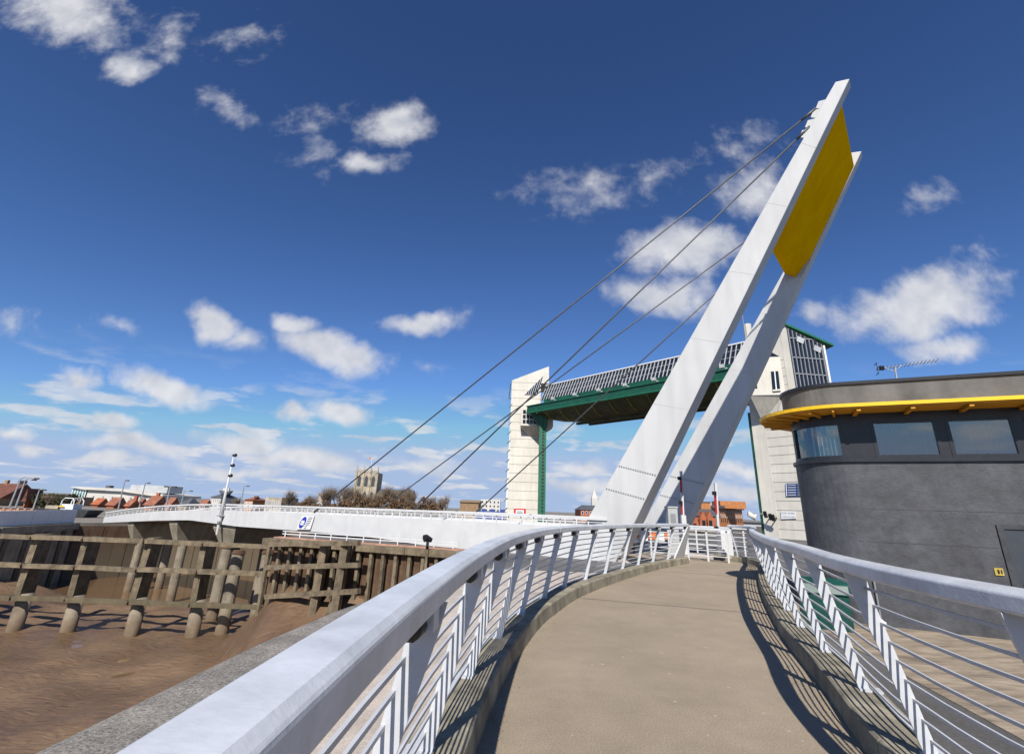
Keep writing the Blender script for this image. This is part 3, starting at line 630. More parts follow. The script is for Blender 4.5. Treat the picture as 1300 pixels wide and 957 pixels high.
for i, (s0, s1, n) in enumerate(wins):
    wf = thing_ = MB(); 
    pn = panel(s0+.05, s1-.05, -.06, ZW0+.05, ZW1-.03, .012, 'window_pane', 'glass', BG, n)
    for a, c in ((s0-.02, s0+.05), (s1-.05, s1+.02)): panel(a, c, -.02, ZS+.07, ZW1, .12, 'window_frame', 'frame', BG, max(1, n//3))
    panel(s0+.05, s1-.05, -.02, ZS+.07, ZW0+.05, .12, 'window_frame', 'frame', BG, n)
    panel(s0+.05, s1-.05, -.02, ZW1-.03, ZW1, .12, 'window_frame', 'frame', BG, n)
    k = 0
    for s in np.arange(s0+.12, s1-.1, .135):
        if random.random() < .82:
            p, e, o = along(s, -.20+.02*math.sin(s*9)); dd_ = e*.011+o*.012
            MB().hexa([p-dd_+UPZ*(ZW0+.02), p+dd_+UPZ*(ZW0+.02), p+dd_+UPZ*(ZW0+.02)-o*.004, p-dd_+UPZ*(ZW0+.02)-o*.004, p-dd_+UPZ*ZW1, p+dd_+UPZ*ZW1, p+dd_+UPZ*ZW1-o*.004, p-dd_+UPZ*ZW1-o*.004]).build('blind_slat', 'blind', BG)
    if i: panel(prev+.02, s0-.02, -.03, ZS+.07, ZW1, .12, 'window_pier', 'frame', BG, 3)
    prev = s1
panel(prev+.02, 9, -.03, ZS+.07, ZW1, .12, 'window_pier', 'frame', BG, 2)
panel(-2.3, -2.02, -.03, ZS+.07, ZW1, .12, 'window_pier', 'frame', BG, 2)
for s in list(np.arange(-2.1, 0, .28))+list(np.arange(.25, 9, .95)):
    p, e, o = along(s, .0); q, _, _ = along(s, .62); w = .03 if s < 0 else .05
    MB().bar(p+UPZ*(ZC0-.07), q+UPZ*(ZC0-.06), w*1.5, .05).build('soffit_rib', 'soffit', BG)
# door and plates
sd0 = px_s(1266, 668); p, e, o = along(sd0, 0)
panel(sd0-.02, sd0+.08, .035, GZ+.02, 1.72, .06, 'door_frame', 'dark', BG); panel(sd0+.08, sd0+1.06, .035, 1.64, 1.72, .06, 'door_frame', 'dark', BG); panel(sd0+1.06, sd0+1.16, .035, GZ+.02, 1.72, .06, 'door_frame', 'dark', BG)
dr = panel(sd0+.085, sd0+1.055, .012, GZ+.03, 1.635, .05, 'door', 'door', BG); 
p, e, o = along(sd0+.18, .05); MB().tube([p+UPZ*.72, p+o*.05+UPZ*.72, p+o*.05+e*.12+UPZ*.72], .012, 6).build('door_handle', 'lampg', dr)
panel(sd0-.22, sd0-.09, .02, .80, .93, .05, 'entry_panel', 'yellowbox', BG); panel(sd0-.18, sd0-.15, .026, .83, .90, .01, 'entry_button', 'black', BG); panel(sd0-.13, sd0-.11, .026, .83, .90, .01, 'entry_button', 'black', BG)
for (s0, z) in ((1.2, 1.9), (4.2, 1.05)): pass
for z_ in (.62, 1.28, 1.94):
    panel(-1.9, 9, .0025, z_, z_+.012, .02, 'board_joint', 'joint', BG, 24)
# aerial
b0 = pP(1138, 492, A_+bn*1.6, bn); b0[2] = ZP+.05; t0 = pP(1136, 466, A_+bn*1.6, bn)
T = thing('television_aerial', 'multi-element television aerial on a short mast above the control building roof', 'aerial', b0)
MB().tube([b0-UPZ*.6, t0], .022, 8).build('mast', 'lampg', T)
l0, l1 = pP(1114, 468, A_+bn*1.6, bn), pP(1191, 457, A_+bn*1.6, bn); bd = nrm(l1-l0); MB().tube([l0, l1], .010, 6).build('boom', 'lampg', T)
sd_ = np.cross(bd, UPZ)
for k in np.linspace(.10, .98, 15): q = l0+(l1-l0)*k; MB().bar(q-sd_*.16-UPZ*.012, q+sd_*.16+UPZ*.012, .008, .008).build('element', 'lampg', T)
for z in (-.13, 0, .13): MB().bar(l0+UPZ*z-sd_*.15-bd*.02*abs(z)*8, l0+UPZ*z+sd_*.15-bd*.02*abs(z)*8, .012, .012).build('reflector', 'dark', T)
MB().bar(l0-UPZ*.14, l0+UPZ*.14, .012, .012).build('reflector', 'dark', T); q = l0+(l1-l0)*.07; MB().box(q[0]-.05, q[0]+.05, q[1]-.04, q[1]+.04, q[2]-.05, q[2]+.05).build('dipole_box', 'black', T)
MB().bar(t0-UPZ*.06, l0+(l1-l0)*.42, .015, .015).build('brace', 'lampg', T); MB().bar(t0-UPZ*.12, l0+(l1-l0)*.12, .015, .015).build('brace', 'lampg', T)
# green grit bin and small white post between railing and building
c0 = pz(1050, 796, GZ); T = thing('grit_bin', 'dark green plastic bin with rounded lid by the foot of the control building', 'bin', c0)
w = .42; prof = [(-.30, 0), (.30, 0), (.36, .62), (.30, .74), (.12, .86), (-.10, .88), (-.34, .62)]
MB().prism([c0-be*w+bn*a+UPZ*z for a, z in prof[:3]+[(-.34, .60)]], be*2*w).build('body', 'bin', T)
bevel(MB().prism([c0-be*(w+.03)+bn*a+UPZ*z for a, z in [(-.37, .615), (.39, .63), (.33, .76), (.12, .88), (-.12, .90), (-.30, .80)]], be*2*(w+.03)).build('lid', 'bin', T), .03, 3)
c0 = pz(1121, 796, GZ); T = thing('pipe_stub', 'small white pipe stub standing against the building wall', 'pipe', c0)
MB().tube([c0, c0+UPZ*.10], [.075, .07], 10).build('stub', 'signw', T); MB().tube([c0+UPZ*.10, c0+UPZ*.14], [.05, .012], 10).build('cap', 'signw', T); MB().tube([c0+bn*.06+UPZ*.0, c0+bn*.06+UPZ*.95], .018, 6).build('conduit', 'lampg', T)

# ================================================================== TIDAL SURGE BARRIER
TBAR = thing('tidal_barrier', 'cream concrete tidal surge barrier with two towers and a green lifting gate', 'barrier', (15, 68, -6))
def courses(plan, z0, tops, m, n, parent):
    """stack of concrete panel courses on a plan polygon; tops = height of each corner; joints recessed"""
    plan = [np.array(p, float) for p in plan]; c = sum(plan)/len(plan); zmin = min(tops); hs = (zmin-z0)/n
    core = [c+(p-c)*(1-.05/np.linalg.norm(p-c)) for p in plan]
    MB().hexa([(*p, z0-5) for p in core]+[(*p, t-.06) for p, t in zip(core, tops)]).build('tower_core', 'tower2', parent)
    for i in range(n): MB().hexa([(*p, z0+i*hs) for p in plan]+[(*p, z0+(i+1)*hs-.05) for p in plan]).build('wall_panel', m, parent)
    return zmin
def yy_(px, py, Y): return pY(px, py, Y)
# --- west (far) tower
YL = 86.5
x0, x1 = pY(644, 640, YL)[0], pY(684, 640, YL)[0]; zl = pY(651, 485, YL)[2]; zr = pY(697, 465, YL)[2]; xr = pY(697, 470, YL)[0]
tw = MB().box(x0+.1, x1-.1, YL+.1, YL+7.4, -6, zl-.3).build('west_tower', 'tower2', TBAR, label='far tower with slanted roof')
n = 17; hs = (zl+1.05)/n
for i in range(n): MB().box(x0, x1, YL, YL+7.5, -1.05+i*hs, -1.05+(i+1)*hs-.05).build('wall_panel', 'tower', tw)
zt1 = zl+(zr-zl)*.72
MB().prism([(x0, YL, zl), (xr, YL, zl), (xr, YL, zr), (x0+.1, YL, zl+.35)], (0, 1.1, 0)).build('gable_head', 'tower', tw)
MB().prism([(x0+.1, YL+1.2, zl), (xr-.3, YL+1.2, zl), (xr-.3, YL+1.2, zr-1.), (x0+.2, YL+1.2, zl+.3)], (0, 6, 0)).build('gable_body', 'tower2', tw)
a, b_, c = pY(665.5, 501.5, YL-.02), pY(689.5, 477.5, YL-.02), pY(682, 501.5, YL-.02)
gl = MB().prism([a, c, b_], (0, .06, 0)).build('sloping_window', 'pane', tw)
for k in np.linspace(.12, .9, 6):
    p = a+(b_-a)*k-np.array([0, .03, 0]); q = a+(c-a)*(k*.98)-np.array([0, .03, 0]); MB().bar(p, q, .10, .06).build('mullion', 'signw', gl)
# louvre fins down its west side
p, q = pY(650, 505, YL+.3), pY(642.5, 650, YL+.3)
MB().bar(p, q, .22, .5).build('fin_column', 'signw', tw)
for k in np.linspace(.08, .98, 12):
    e = p+(q-p)*k; MB().bar(e+np.array([-.45, -.3, -.3]), e+np.array([.1, -.3, .35]), .1, .1).build('louvre', 'dark', tw)
ld = [pY(x, y, YL+.5) for x, y in ((651, 486), (648.5, 487), (646, 505), (649, 507))]
MB().tube(ld, .08, 5).build('davit', 'green', tw)
# operator cabin on brackets
a, b_ = pY(661.5, 521, YL-1.6), pY(686, 541, YL-1.6)
cbm = MB().box(a[0], b_[0]+2.2, YL-1.7, YL+1.5, b_[2], a[2]+.4).build('cabin', 'tower', tw)
for i in range(6):
    for j in range(3):
        xx = a[0]+.35+i*.62; zz_ = b_[2]+.35+j*.85; MB().box(xx, xx+.5, YL-1.72, YL-1.69, zz_, zz_+.68).build('cabin_pane', 'pane', cbm)
MB().loft([[(a[0], YL-1.7, b_[2]), (b_[0]+2.2, YL-1.7, b_[2]), (b_[0]+2.2, YL+1.5, b_[2]), (a[0], YL+1.5, b_[2])], [(a[0]+1.5, YL-.1, b_[2]-1.5), (b_[0]-.2, YL-.1, b_[2]-1.5), (b_[0]-.2, YL+1.5, b_[2]-1.5), (a[0]+1.5, YL+1.5, b_[2]-1.5)]]).build('cabin_bracket', 'tower2', cbm)
# --- green lifting column and gate
YK = YL-2.6; xa, xb = pY(683.5, 600, YK)[0], pY(692.5, 600, YK)[0]; zg = pY(690, 527, YK)[2]
gc = MB().box(xa, xa+.5, YK-.7, YK+.3, -3, zg).box(xa+.85, xb, YK-.7, YK+.3, -3, zg).build('gate_column', 'green2', TBAR)
MB().box(xa+.52, xa+.83, YK-.5, YK+.2, -3, zg).build('gate_slot', 'dark', gc)
for z in np.arange(-1, zg, .55): MB().box(xa+.5, xa+.85, YK-.62, YK-.5, z, z+.16).build('rack_tooth', 'green2', gc)
MB().prism([(xa-1.6, YK-.6, zg+.2), (xb+.2, YK-.6, zg+.2), (xb+.2, YK-.6, zg-2.2), (xa, YK-.6, zg-2.2)], (0, 1, 0)).build('haunch', 'green', gc)
YR = 57.
GA = pY(669, 519, YL-3.); GB = pY(948, 465, YR-2.0); GB[2] = GA[2] = 17.45
gu = nrm(GB-GA); gn = np.array([-gu[1], gu[0], 0]); gn = gn if gn[1] > 0 else -gn; GL = np.linalg.norm(GB-GA)
def gp(s, w, z): q = GA+gu*s+gn*w; return np.array([q[0], q[1], GA[2]+z])
def gbar(s0, s1, w0, w1, z0, z1, name, m, parent): return MB().hexa([gp(s, w, z) for z in (z0, z1) for s, w in ((s0, w0), (s1, w0), (s1, w1), (s0, w1))]).build(name, m, parent)
GT = gbar(0, GL, 0, .5, 0, 1.15, 'gate_girder', 'green', TBAR); GT['label'] = 'dark green girder along the front of the raised gate'
gbar(-.1, GL, -.18, .6, -.06, .10, 'flange', 'green2', GT); gbar(-.1, GL, -.18, .6, 1.15, 1.26, 'flange', 'green2', GT)
gbar(3.2, GL, .9, 1.3, 1.55, 2.1, 'walkway_edge', 'green', GT); gbar(3., GL, .5, 1.3, 1.3, 1.36, 'walkway', 'dark', GT)
# gate leaf: bulging underside seen from below
rings = []
for s in np.linspace(1.5, GL, 9):
    sg = min(1, (s-1.2)/8.); rings.append([gp(s, .5, 1.0), gp(s, .5, .2), gp(s, 2.2, -.5-.6*sg), gp(s, 5., -.6-1.1*sg), gp(s, 8., -.5-.9*sg), gp(s, 10.5, .1), gp(s, 10.5, 1.)])
lf = MB().loft(rings).build('gate_leaf', 'olive', TBAR)
for s in np.linspace(3.5, GL-1, 11):
    MB().loft([[gp(s+t, w, z-.02) for w, z in ((.55, .15), (2.2, -.62-.6*min(1, s/8)), (3.2, -.72-.8*min(1, s/8)), (3.2, -.4), (.55, .25))] for t in (-.09, .09)]).build('gate_rib', 'ribs', lf)
for w, z in ((5., -1.85), (8.2, -1.5)): MB().bar(gp(7, w, z), gp(GL, w, z), .5, .35).build('gate_beam', 'olive', lf)
# glazed machinery walkway: sloping glass with pale mullions
nz0, nz1 = 2.1, 4.9
wk = MB().hexa([gp(s, w, z) for s in (2.2, GL) for w, z in ((1.0, nz0), (2.4, nz1), (4.2, nz1), (4.2, nz0))]).build('walkway_glazing', 'pane', TBAR)
for s in np.arange(2.4, GL, .62): MB().bar(gp(s, .96, nz0), gp(s, 2.36, nz1), .10, .10, up=gn).build('mullion', 'grey', wk)
for z in (.34, .68): MB().bar(gp(2.2, .97+1.4*z, nz0+(nz1-nz0)*z), gp(GL, .97+1.4*z, nz0+(nz1-nz0)*z), .05, .05).build('transom', 'grey', wk)
MB().bar(gp(2.2, 2.38, nz1+.06), gp(GL, 2.38, nz1+.06), .35, .16).build('ridge_cap', 'signw', wk)
for s in np.linspace(6, GL-3, 7):
    fo = MB().hexa([gp(s+i*.25, .1+j*.2, 1.75+k*.22) for k in (-1, 1) for i, j in ((-1, -1), (1, -1), (1, 1), (-1, 1))]).build('floodlight', 'grey', TBAR); MB().bar(gp(s, .3, 1.26), gp(s, .3, 1.6), .15, .15).build('bracket', 'grey', fo); MB().bar(gp(s-.5, .4, 1.5), gp(s+.5, .4, 1.5), .12, .12).build('bracket', 'grey', fo)
# --- east (near) tower
FC = pY(1009.5, 500, 55.)[:2]; LC = pY(957.5, 560, 59.4)[:2]; RC = pY(1050.5, 470, 55.4)[:2]; BK = LC+(RC-FC)*.95
tF = pY(999.5, 413, 55.)[2]; tR = pY(1048, 436, 55.4)[2]; tL = tF-4.2; tB = tL-2
et = MB().hexa([(*(p+(np.mean([FC, LC, RC, BK], axis=0)-p)*.02), -6) for p in (FC, RC, BK, LC)]+[(*(p+(np.mean([FC, LC, RC, BK], axis=0)-p)*.02), t-.1) for p, t in zip((FC, RC, BK, LC), (tF, tR, tB, tL))]).build('east_tower', 'tower2', TBAR, label='near tower with glazed stair front and slanted roof')
nh = 20; hs = (tL+.3)/nh
fdir = (LC-FC)/np.linalg.norm(LC-FC); fn = np.array([fdir[1], -fdir[0]]); fn = fn if fn[0] < 0 else -fn
for i in range(nh):
    zA = GZ+i*hs; zB = GZ+(i+1)*hs-.05
    MB().hexa([(*p, z) for z in (zA, zB) for p in (FC+fn*.06+fdir*.6, LC+fn*.06, LC-fn*.4, FC-fn*.4+fdir*.6)]).build('wall_panel', 'tower', et)
MB().hexa([(*p, z) for z in (GZ, tL) for p in (LC+fn*.06-fdir*1.3, LC+fn*.065+fdir*.02, LC-fn*.4+fdir*.05, LC-fn*.4-fdir*1.3)]).v
MB().prism([(*(FC+fn*.07+fdir*.6), tL), (*(LC+fn*.07), tL), (*(FC+fn*.07+fdir*.6), tF-.4)], (*(-fn*.5), 0)).build('gable_panel', 'tower', et)
MB().hexa([(*p, z) for z in (GZ,) for p in (FC+fn*.10+fdir*.62, FC+fn*.10-fdir*.10, FC-fn*.4-fdir*.10, FC-fn*.4+fdir*.62)]+[(*p, t) for p, t in zip((FC+fn*.10+fdir*.62, FC+fn*.10-fdir*.10, FC-fn*.4-fdir*.10, FC-fn*.4+fdir*.62), (tF-.5, tF, tF, tF-.5))]).build('corner_pier', 'tower', et)
MB().hexa([(*p, z) for z in (GZ, tL-4) for p in (LC+fn*.12-fdir*1.6, LC+fn*.12+fdir*.03, LC-fn*.4+fdir*.03, LC-fn*.4-fdir*1.6)]).build('corner_pier', 'tower', et)
# glazed front
gd = (RC-FC)/np.linalg.norm(RC-FC); gf = np.array([gd[1], -gd[0]]); gf = gf if gf[1] < 0 else -gf; GW = np.linalg.norm(RC-FC)
def ep(s, o, z): q = FC+gd*s+gf*o; return np.array([q[0], q[1], z])
ztop = lambda s: tF+(tR-tF)*s/GW-.35
gz = MB().hexa([ep(.15, .05, 8), ep(GW-.1, .05, 8), ep(GW-.1, -.2, 8), ep(.15, -.2, 8), ep(.15, .05, ztop(.15)), ep(GW-.1, .05, ztop(GW)), ep(GW-.1, -.2, ztop(GW)), ep(.15, -.2, ztop(.15))]).build('stair_glazing', 'pane', et)
for s in np.linspace(.25, GW-.35, 9): MB().bar(ep(s, .12, 8), ep(s, .12, ztop(s)), .09, .14, up=(*gf, 0)).build('mullion', 'lampg', gz)
MB().bar(ep(GW-.1, .14, 8), ep(GW-.1, .14, ztop(GW)), .22, .25, up=(*gf, 0)).build('edge_mullion', 'signw', gz)
for z in (pY(1010, 429.5, 55)[2], pY(1010, 454, 55)[2], pY(1010, 474.5, 55)[2], pY(1010, 495, 55)[2], pY(1010, 515, 55)[2]): MB().bar(ep(.2, .14, z), ep(GW, .14, z), .10, .12).build('transom', 'lampg', gz)
for s, z in ((1.2, -.8), (3.2, -.9)): MB().bar(ep(s, .2, ztop(s)+z), ep(s+.8, .2, ztop(s+.8)+z), .06, .7).build('vent_window', 'grey', gz)
MB().hexa([ep(-.3, .35, tF+.0), ep(GW+1.0, .5, tR-.45), ep(GW+1.0, -2., tR-.45), ep(-.3, -2., tF)]+[p+UPZ*.28 for p in (ep(-.3, .35, tF+.0), ep(GW+1.0, .5, tR-.45), ep(GW+1.0, -2., tR-.45), ep(-.3, -2., tF))]).build('roof_edge', 'green2', et)
# machinery bay projecting from the river face
def rp(px, py): return pP(px, py, (*(FC+fn*2.2), 0), (*fn, 0))
p1, p2 = rp(994, 447), rp(955, 500); s1_ = (p1[:2]-FC)@fdir; s2_ = (p2[:2]-FC)@fdir
s1_ = (pP(994, 480, (*(FC+fn*.1), 0), (*fn, 0))[:2]-FC)@fdir; s2_ = (pP(950, 480, (*(FC+fn*2.4), 0), (*fn, 0))[:2]-FC)@fdir; zb0, zb1 = rp(975, 499)[2], rp(975, 449)[2]
bo = lambda s: .09+2.5*(s-s1_)/(s2_-s1_)
def bp_(s, o, z): q = FC+fdir*s+fn*o; return np.array([q[0], q[1], z])
bay = MB().hexa([bp_(s, o, z) for z in (zb0, zb1) for s, o in ((s1_, 0), (s1_, .09), (s2_, 2.59), (s2_, 0))]).build('machinery_bay', 'tower', et)
MB().hexa([bp_(s, o, zb0-.01) for s, o in ((s1_+.2, .07), (s1_+.2, .1), (s2_, 2.55), (s2_, .07))]+[bp_(s, o, zb0-2.9) for s, o in ((s2_-1.2, .08), (s2_-1.2, .2), (s2_, .3), (s2_, .08))]).build('bay_bracket', 'tower2', bay)
q1, q2 = bp_(s1_, .09, 0), bp_(s2_, 2.59, 0); bdv = nrm(q2-q1); bnv = np.array([bdv[1], -bdv[0], 0]); bnv = bnv if bnv[1] < 0 else -bnv
w4 = [pP(x, y, q1+bnv*.02, bnv) for x, y in ((978.5, 471.5), (988, 471), (990.5, 494), (980.5, 495))]
MB().hexa(w4+[p-bnv*.1 for p in w4]).build('bay_window', 'pane', bay)
MB().bar((w4[0]+w4[1])/2+bnv*.03, (w4[2]+w4[3])/2+bnv*.03, .12, .06, up=bnv).build('mullion', 'signw', bay)
MB().bar(w4[3]+bnv*.05-UPZ*.1, w4[2]+bnv*.05-UPZ*.1, .25, .18).build('window_sill', 'tower', bay)
MB().hexa([bp_(s1_+.1, .07, zb1), bp_(s2_, .07, zb1), bp_(s2_, 2.2, zb1), bp_(s1_+.1, .2, zb1)]+[bp_(s1_+.1, .07, zb1+.1), bp_(s2_, .07, zb1+2.6), bp_(s2_, .3, zb1+2.6), bp_(s1_+.1, .15, zb1+.1)]).build('bay_roof', 'pane', bay)
# green lift rail at the river corner
MB().hexa([(*p, z) for z in (-3, zb0-1.5) for p in (LC+fdir*.05, LC+fdir*.4, LC+fdir*.4-fn*.8, LC+fdir*.05-fn*.8)]).build('lift_rail', 'green', et)
rt = pY(948.5, 412, 64.); MB().tube([(rt[0], rt[1], tL-1), (rt[0], rt[1], rt[2])], .5, 8).build('roof_vent', 'tower', et); MB().tube([(rt[0]-.5, rt[1], rt[2]), (rt[0]-.5, rt[1], rt[2]+2.2)], .05, 5).build('roof_antenna', 'lampg', et)

# signs fixed to the towers
def wall_sign(px4, plane_p, plane_n, name, label, back, th=.06):
    q = [pP(x, y, plane_p, plane_n) for x, y in px4]; nv = nrm(plane_n); T = thing(name, label, 'sign', sum(q)/4)
    MB().hexa([p for p in q]+[p+nv*th for p in q]).build('board', back, T); return T, q, nv
fp3 = (*(FC+fn*.12), 0); fn3 = np.array([*fn, 0])
T, q, nv = wall_sign([(991.3, 648.6), (1010.5, 649), (1010.8, 658), (992.3, 658.8)], fp3, fn3, 'warning_sign', 'white warning sign with two lines of capitals low on the near concrete tower', 'signw')
ex = nrm(q[1]-q[0]); ez = np.array([0, 0, 1.]); sc = np.linalg.norm(q[1]-q[0])
text('STOP WHEN', sc*.155, 'ink', T, sum(q)/4+nv*.065+ez*np.linalg.norm(q[0]-q[3])*.21, ex, ez); text('LIGHTS FLASH', sc*.135, 'ink', T, sum(q)/4+nv*.065-ez*np.linalg.norm(q[0]-q[3])*.24, ex, ez)
T, q, nv = wall_sign([(997, 613.5), (1020, 613.5), (1020, 629.5), (998, 629.8)], fp3, fn3, 'notice_board', 'dark blue notice board with pale text rows on the near concrete tower', 'signblue')
for k in np.linspace(.12, .9, 5):
    a = q[0]+(q[3]-q[0])*k; b_ = q[1]+(q[2]-q[1])*k; MB().bar(a+(b_-a)*.14+nv*.066, a+(b_-a)*.6+nv*.066, .02, .10).build('lettering', 'grey', T); MB().bar(a+(b_-a)*.03+nv*.066, a+(b_-a)*.08+nv*.066, .02, .25).build('symbol', 'signw', T); MB().bar(a+(b_-a)*.68+nv*.066, a+(b_-a)*.97+nv*.066, .02, .16).build('lettering', 'ink', T)
wp = (0, YL-.02, 0); wnv = np.array([0, -1., 0])
T, q, nv = wall_sign([(652.5, 645.3), (667.5, 645.6), (667.5, 656), (652.3, 655.6)], wp, wnv, 'boundary_sign', 'white sign with red border at the foot of the far concrete tower', 'red')
ins = [q[0]*.84+q[2]*.16, q[1]*.84+q[3]*.16, q[2]*.84+q[0]*.16, q[3]*.84+q[1]*.16]; MB().hexa([p+nv*.061 for p in ins]+[p+nv*.085 for p in ins]).build('panel', 'signw', T)
for k in (.3, .55): MB().bar(ins[0]+(ins[3]-ins[0])*k+(ins[1]-ins[0])*.12+nv*.09, ins[1]+(ins[2]-ins[1])*k-(ins[1]-ins[0])*.12+nv*.09, .02, .12).build('lettering', 'ink', T)
# lamp on an arm, and small floodlights on the near tower
a, b_ = rp(970, 652), rp(955.5, 651.5); a = pP(970, 652, fp3, fn3); b_ = pP(956, 651.5, (*(LC+fn*1.2), 0), fn3)
T = thing('wall_lamp', 'round pale lamp on a long arm beside the near concrete tower', 'lamp', a); MB().bar(a, b_, .08, .08).build('arm', 'lampg', T); MB().tube([b_-np.array([.5, 0, -.25]), b_-np.array([.45, 0, .1]), b_+np.array([.1, 0, -.45]), b_+np.array([.35, 0, -.1])], [.1, .3, .3, .1], 10).build('lamp_head', 'tower', T, smooth=True)
for px, h_, lab in ((978, 1.3, 'dark twin floodlight bracket low on the near tower beside the warning sign'), (986.5, .9, 'small dark floodlight just left of the white warning sign')):
    c0 = pP(px, 655+(.8 if px < 980 else 2), fp3, fn3)+fn3*.05; T = thing('floodlight', lab, 'floodlight', c0)
    MB().bar(c0, c0+fn3*.9, .10, .10).build('arm', 'dark', T)
    for k in ((-.45, 0), (.1, .25)) if px < 980 else ((0, 0),):
        e = c0+fn3*.7+np.array([fdir[0], fdir[1], 0])*k[0]+UPZ*k[1]; MB().bar(e-UPZ*.35, e+UPZ*.3+fn3*.25, .32, .22).build('head', 'black', T)

# ================================================================== TIMBER FENDER IN THE RIVER
FY = 33.
FD = thing('timber_fender', 'long weathered timber fender on round piles standing in the mud', 'fender', (-22, FY, -6.2))
def fx(px, py, Y=FY): return pY(px, py, Y)
bases = [(18, 790), (84, 800), (163, 808), (241, 812), (340, 808)]; tops = [(43, 684), (124, 684), (192, 686), (270, 690), (362, 692)]
bp2 = []
for i in range(-1, 5):
    if i < 0: xb = fx(18, 790)[0]-4.6
    else: xb = fx(*bases[i])[0]
    bp2.append(xb)
    j = random.uniform(-.06, .06)
    MB().tube([(xb, FY+.15, -8), (xb+j, FY+.15, -4.15)], [.41, .37], 18).build('pile', 'pile', FD, smooth=True)
    p0_, p1_ = np.array([xb-.16, FY+.22, -4.35]), np.array([xb-.16+j*2, FY+.22+j, -.86+j]); MB().bar(p0_, p1_, .38+j*.5, 1.0, up=(0, 1, 0)).build('timber_post', 'timber', FD)
    for z_ in (-1.0, -2.55, -4.28): MB().tube([(xb-.16, FY-.72, z_), (xb-.16, FY-.5, z_)], .05, 6).build('bolt', 'rust', FD)
zbm = (-1.12, -2.68, -4.42); bp2 = sorted(bp2)
for z in zbm:
    xs = [bp2[0]-6]+[x-.18 for x in bp2]+[bp2[-1]+.6]
    for a, c in zip(xs[:-1], xs[1:]): MB().bar((a+.02, FY-.47+random.uniform(-.03, .03), z+.14+random.uniform(-.05, .04)), (c-.02, FY-.47+random.uniform(-.03, .03), z+.14+random.uniform(-.05, .04)), .26, .235+.03*random.random()).build('beam', 'timber', FD)
# second bay: fender turning in towards the sheet-pile wall
FD2 = thing('timber_fender', 'dark shaded timber fender return beneath the bridge deck', 'fender', (-9, 26.5, -4.2))
for px, Yp in ((411, 26.9), (437, 26.0)):
    p = pY(px, 690, Yp); MB().bar((p[0]-.05, Yp, -5.2), (p[0]+.1, Yp, p[2]+.1), .36, .5, up=(0, 1, 0)).build('timber_post', 'timber', FD2)
    MB().bar((p[0]-.75, Yp+.5, -5), (p[0]+.25, Yp+.5, p[2]), .26, .26, up=(0, 1, 0)).build('raking_post', 'timber', FD2)
for ya, yb in ((691, 689), (720, 717), (757, 750)):
    p, q = pY(338, ya, 28.3), pY(456, yb, 25.3); MB().bar(p, q, .24, .22).build('beam', 'timber', FD2)
# cluster of round piles behind, carrying the bridge landing pier
for i, (px, py, Y, r) in enumerate(((268, 786, 37.4, .36), (280, 806, 33.9, .36), (320, 803, 34.6, .35), (340, 780, 38.2, .36))):
    p = pY(px, py, Y); T = thing('mooring_pile', ('second pile of the cluster, just behind the fender post', 'front pile of the cluster beside the fender end post', 'round pile right of the two leading cluster piles', 'rearmost pile of the cluster, nearest the sheet-pile wall')[i], 'pile', (p[0], p[1], -6.3), 'pile cluster under the bridge landing')
    MB().tube([(p[0], p[1], -7.5), (p[0]+.1, p[1], -1.6)], [r+.03, r], 16).build('shaft', 'pile', T); MB().tube([(p[0]+.1, p[1], -1.6), (p[0]+.1, p[1], -1.4)], [r+.05, r-.02], 16).build('cap', 'rust', T)

# bridge landing piers with inclined concrete heads
for i, (x0p, x1p, yt, s_, dz) in enumerate(((156, 168, 664, 0, 0), (208, 224, 663, 0, 0), (263, 300, 665, 0, 0))):
    sm_ = dk((x0p+x1p)/2, yt)[0]; zt = ZB(sm_)-.05; hw_ = (.5, .62, 1.45)[i]
    T = thing('bridge_pier', ('small concrete bridge pier head nearest the west bank', 'concrete bridge pier head standing between the other two', 'broad flared concrete pier head under the lamp mast')[i], 'pier', dp(sm_, 1.5, -6), 'concrete piers under the bridge')
    k = .55
    MB().loft([[dp(sm_+a*hw_*k, w, zt-1.5) for a, w in ((-1, .7), (1, .7), (1, WD-.7), (-1, WD-.7))], [dp(sm_+a*hw_, w, zt-.25) for a, w in ((-1, .25), (1, .25), (1, WD-.3), (-1, WD-.3))], [dp(sm_+a*hw_, w, zt) for a, w in ((-1, .25), (1, .25), (1, WD-.3), (-1, WD-.3))]]).build('pier_head', 'conc', T)
    for w in (1.4, WD-1.4): MB().tube([dp(sm_, w, -8), dp(sm_, w, zt-1.48)], .33, 16).build('pier_pile', 'pile', T)

# ================================================================== SHEET-PILE QUAY WALL
W0, W1 = np.array([-12.6, 29.3, 0]), np.array([-2.35, 25.35, 0]); wd = nrm(W1-W0); wn_ = np.array([wd[1], -wd[0], 0]); wn_ = wn_ if wn_[1] < 0 else -wn_; WL = np.linalg.norm(W1-W0)
SW = thing('sheet_pile_wall', 'rusty sheet-pile quay wall with timber uprights below the bridge deck', 'wall', (W0+W1)/2+np.array([0, 0, -5]))
wpt = lambda s, o, z: W0+wd*s+wn_*o+np.array([0, 0, z])
n = int(WL/.72)
for i in range(n):
    s0 = WL*i/n; l = WL/n; pr = [(0, .06), (.18*l, .06), (.3*l, .30), (.7*l, .30), (.82*l, .06), (l-.02, .06), (l-.02, .0), (0, .0)]
    MB().prism([wpt(s0+a, o, -6) for a, o in pr], (0, 0, 5.45)).build('sheet_pile', 'rust', SW)
for i in range(n//1):
    s0 = WL*(i+.02)/n; j = random.uniform(-.03, .03)
    if 1: MB().hexa([wpt(s0+a, o, z) for z in (-5.8, -.58) for a, o in ((-.09+j, .32), (-.09+j, .50), (.08+j, .50), (.08+j, .32))]).build('timber_upright', 'timber', SW)
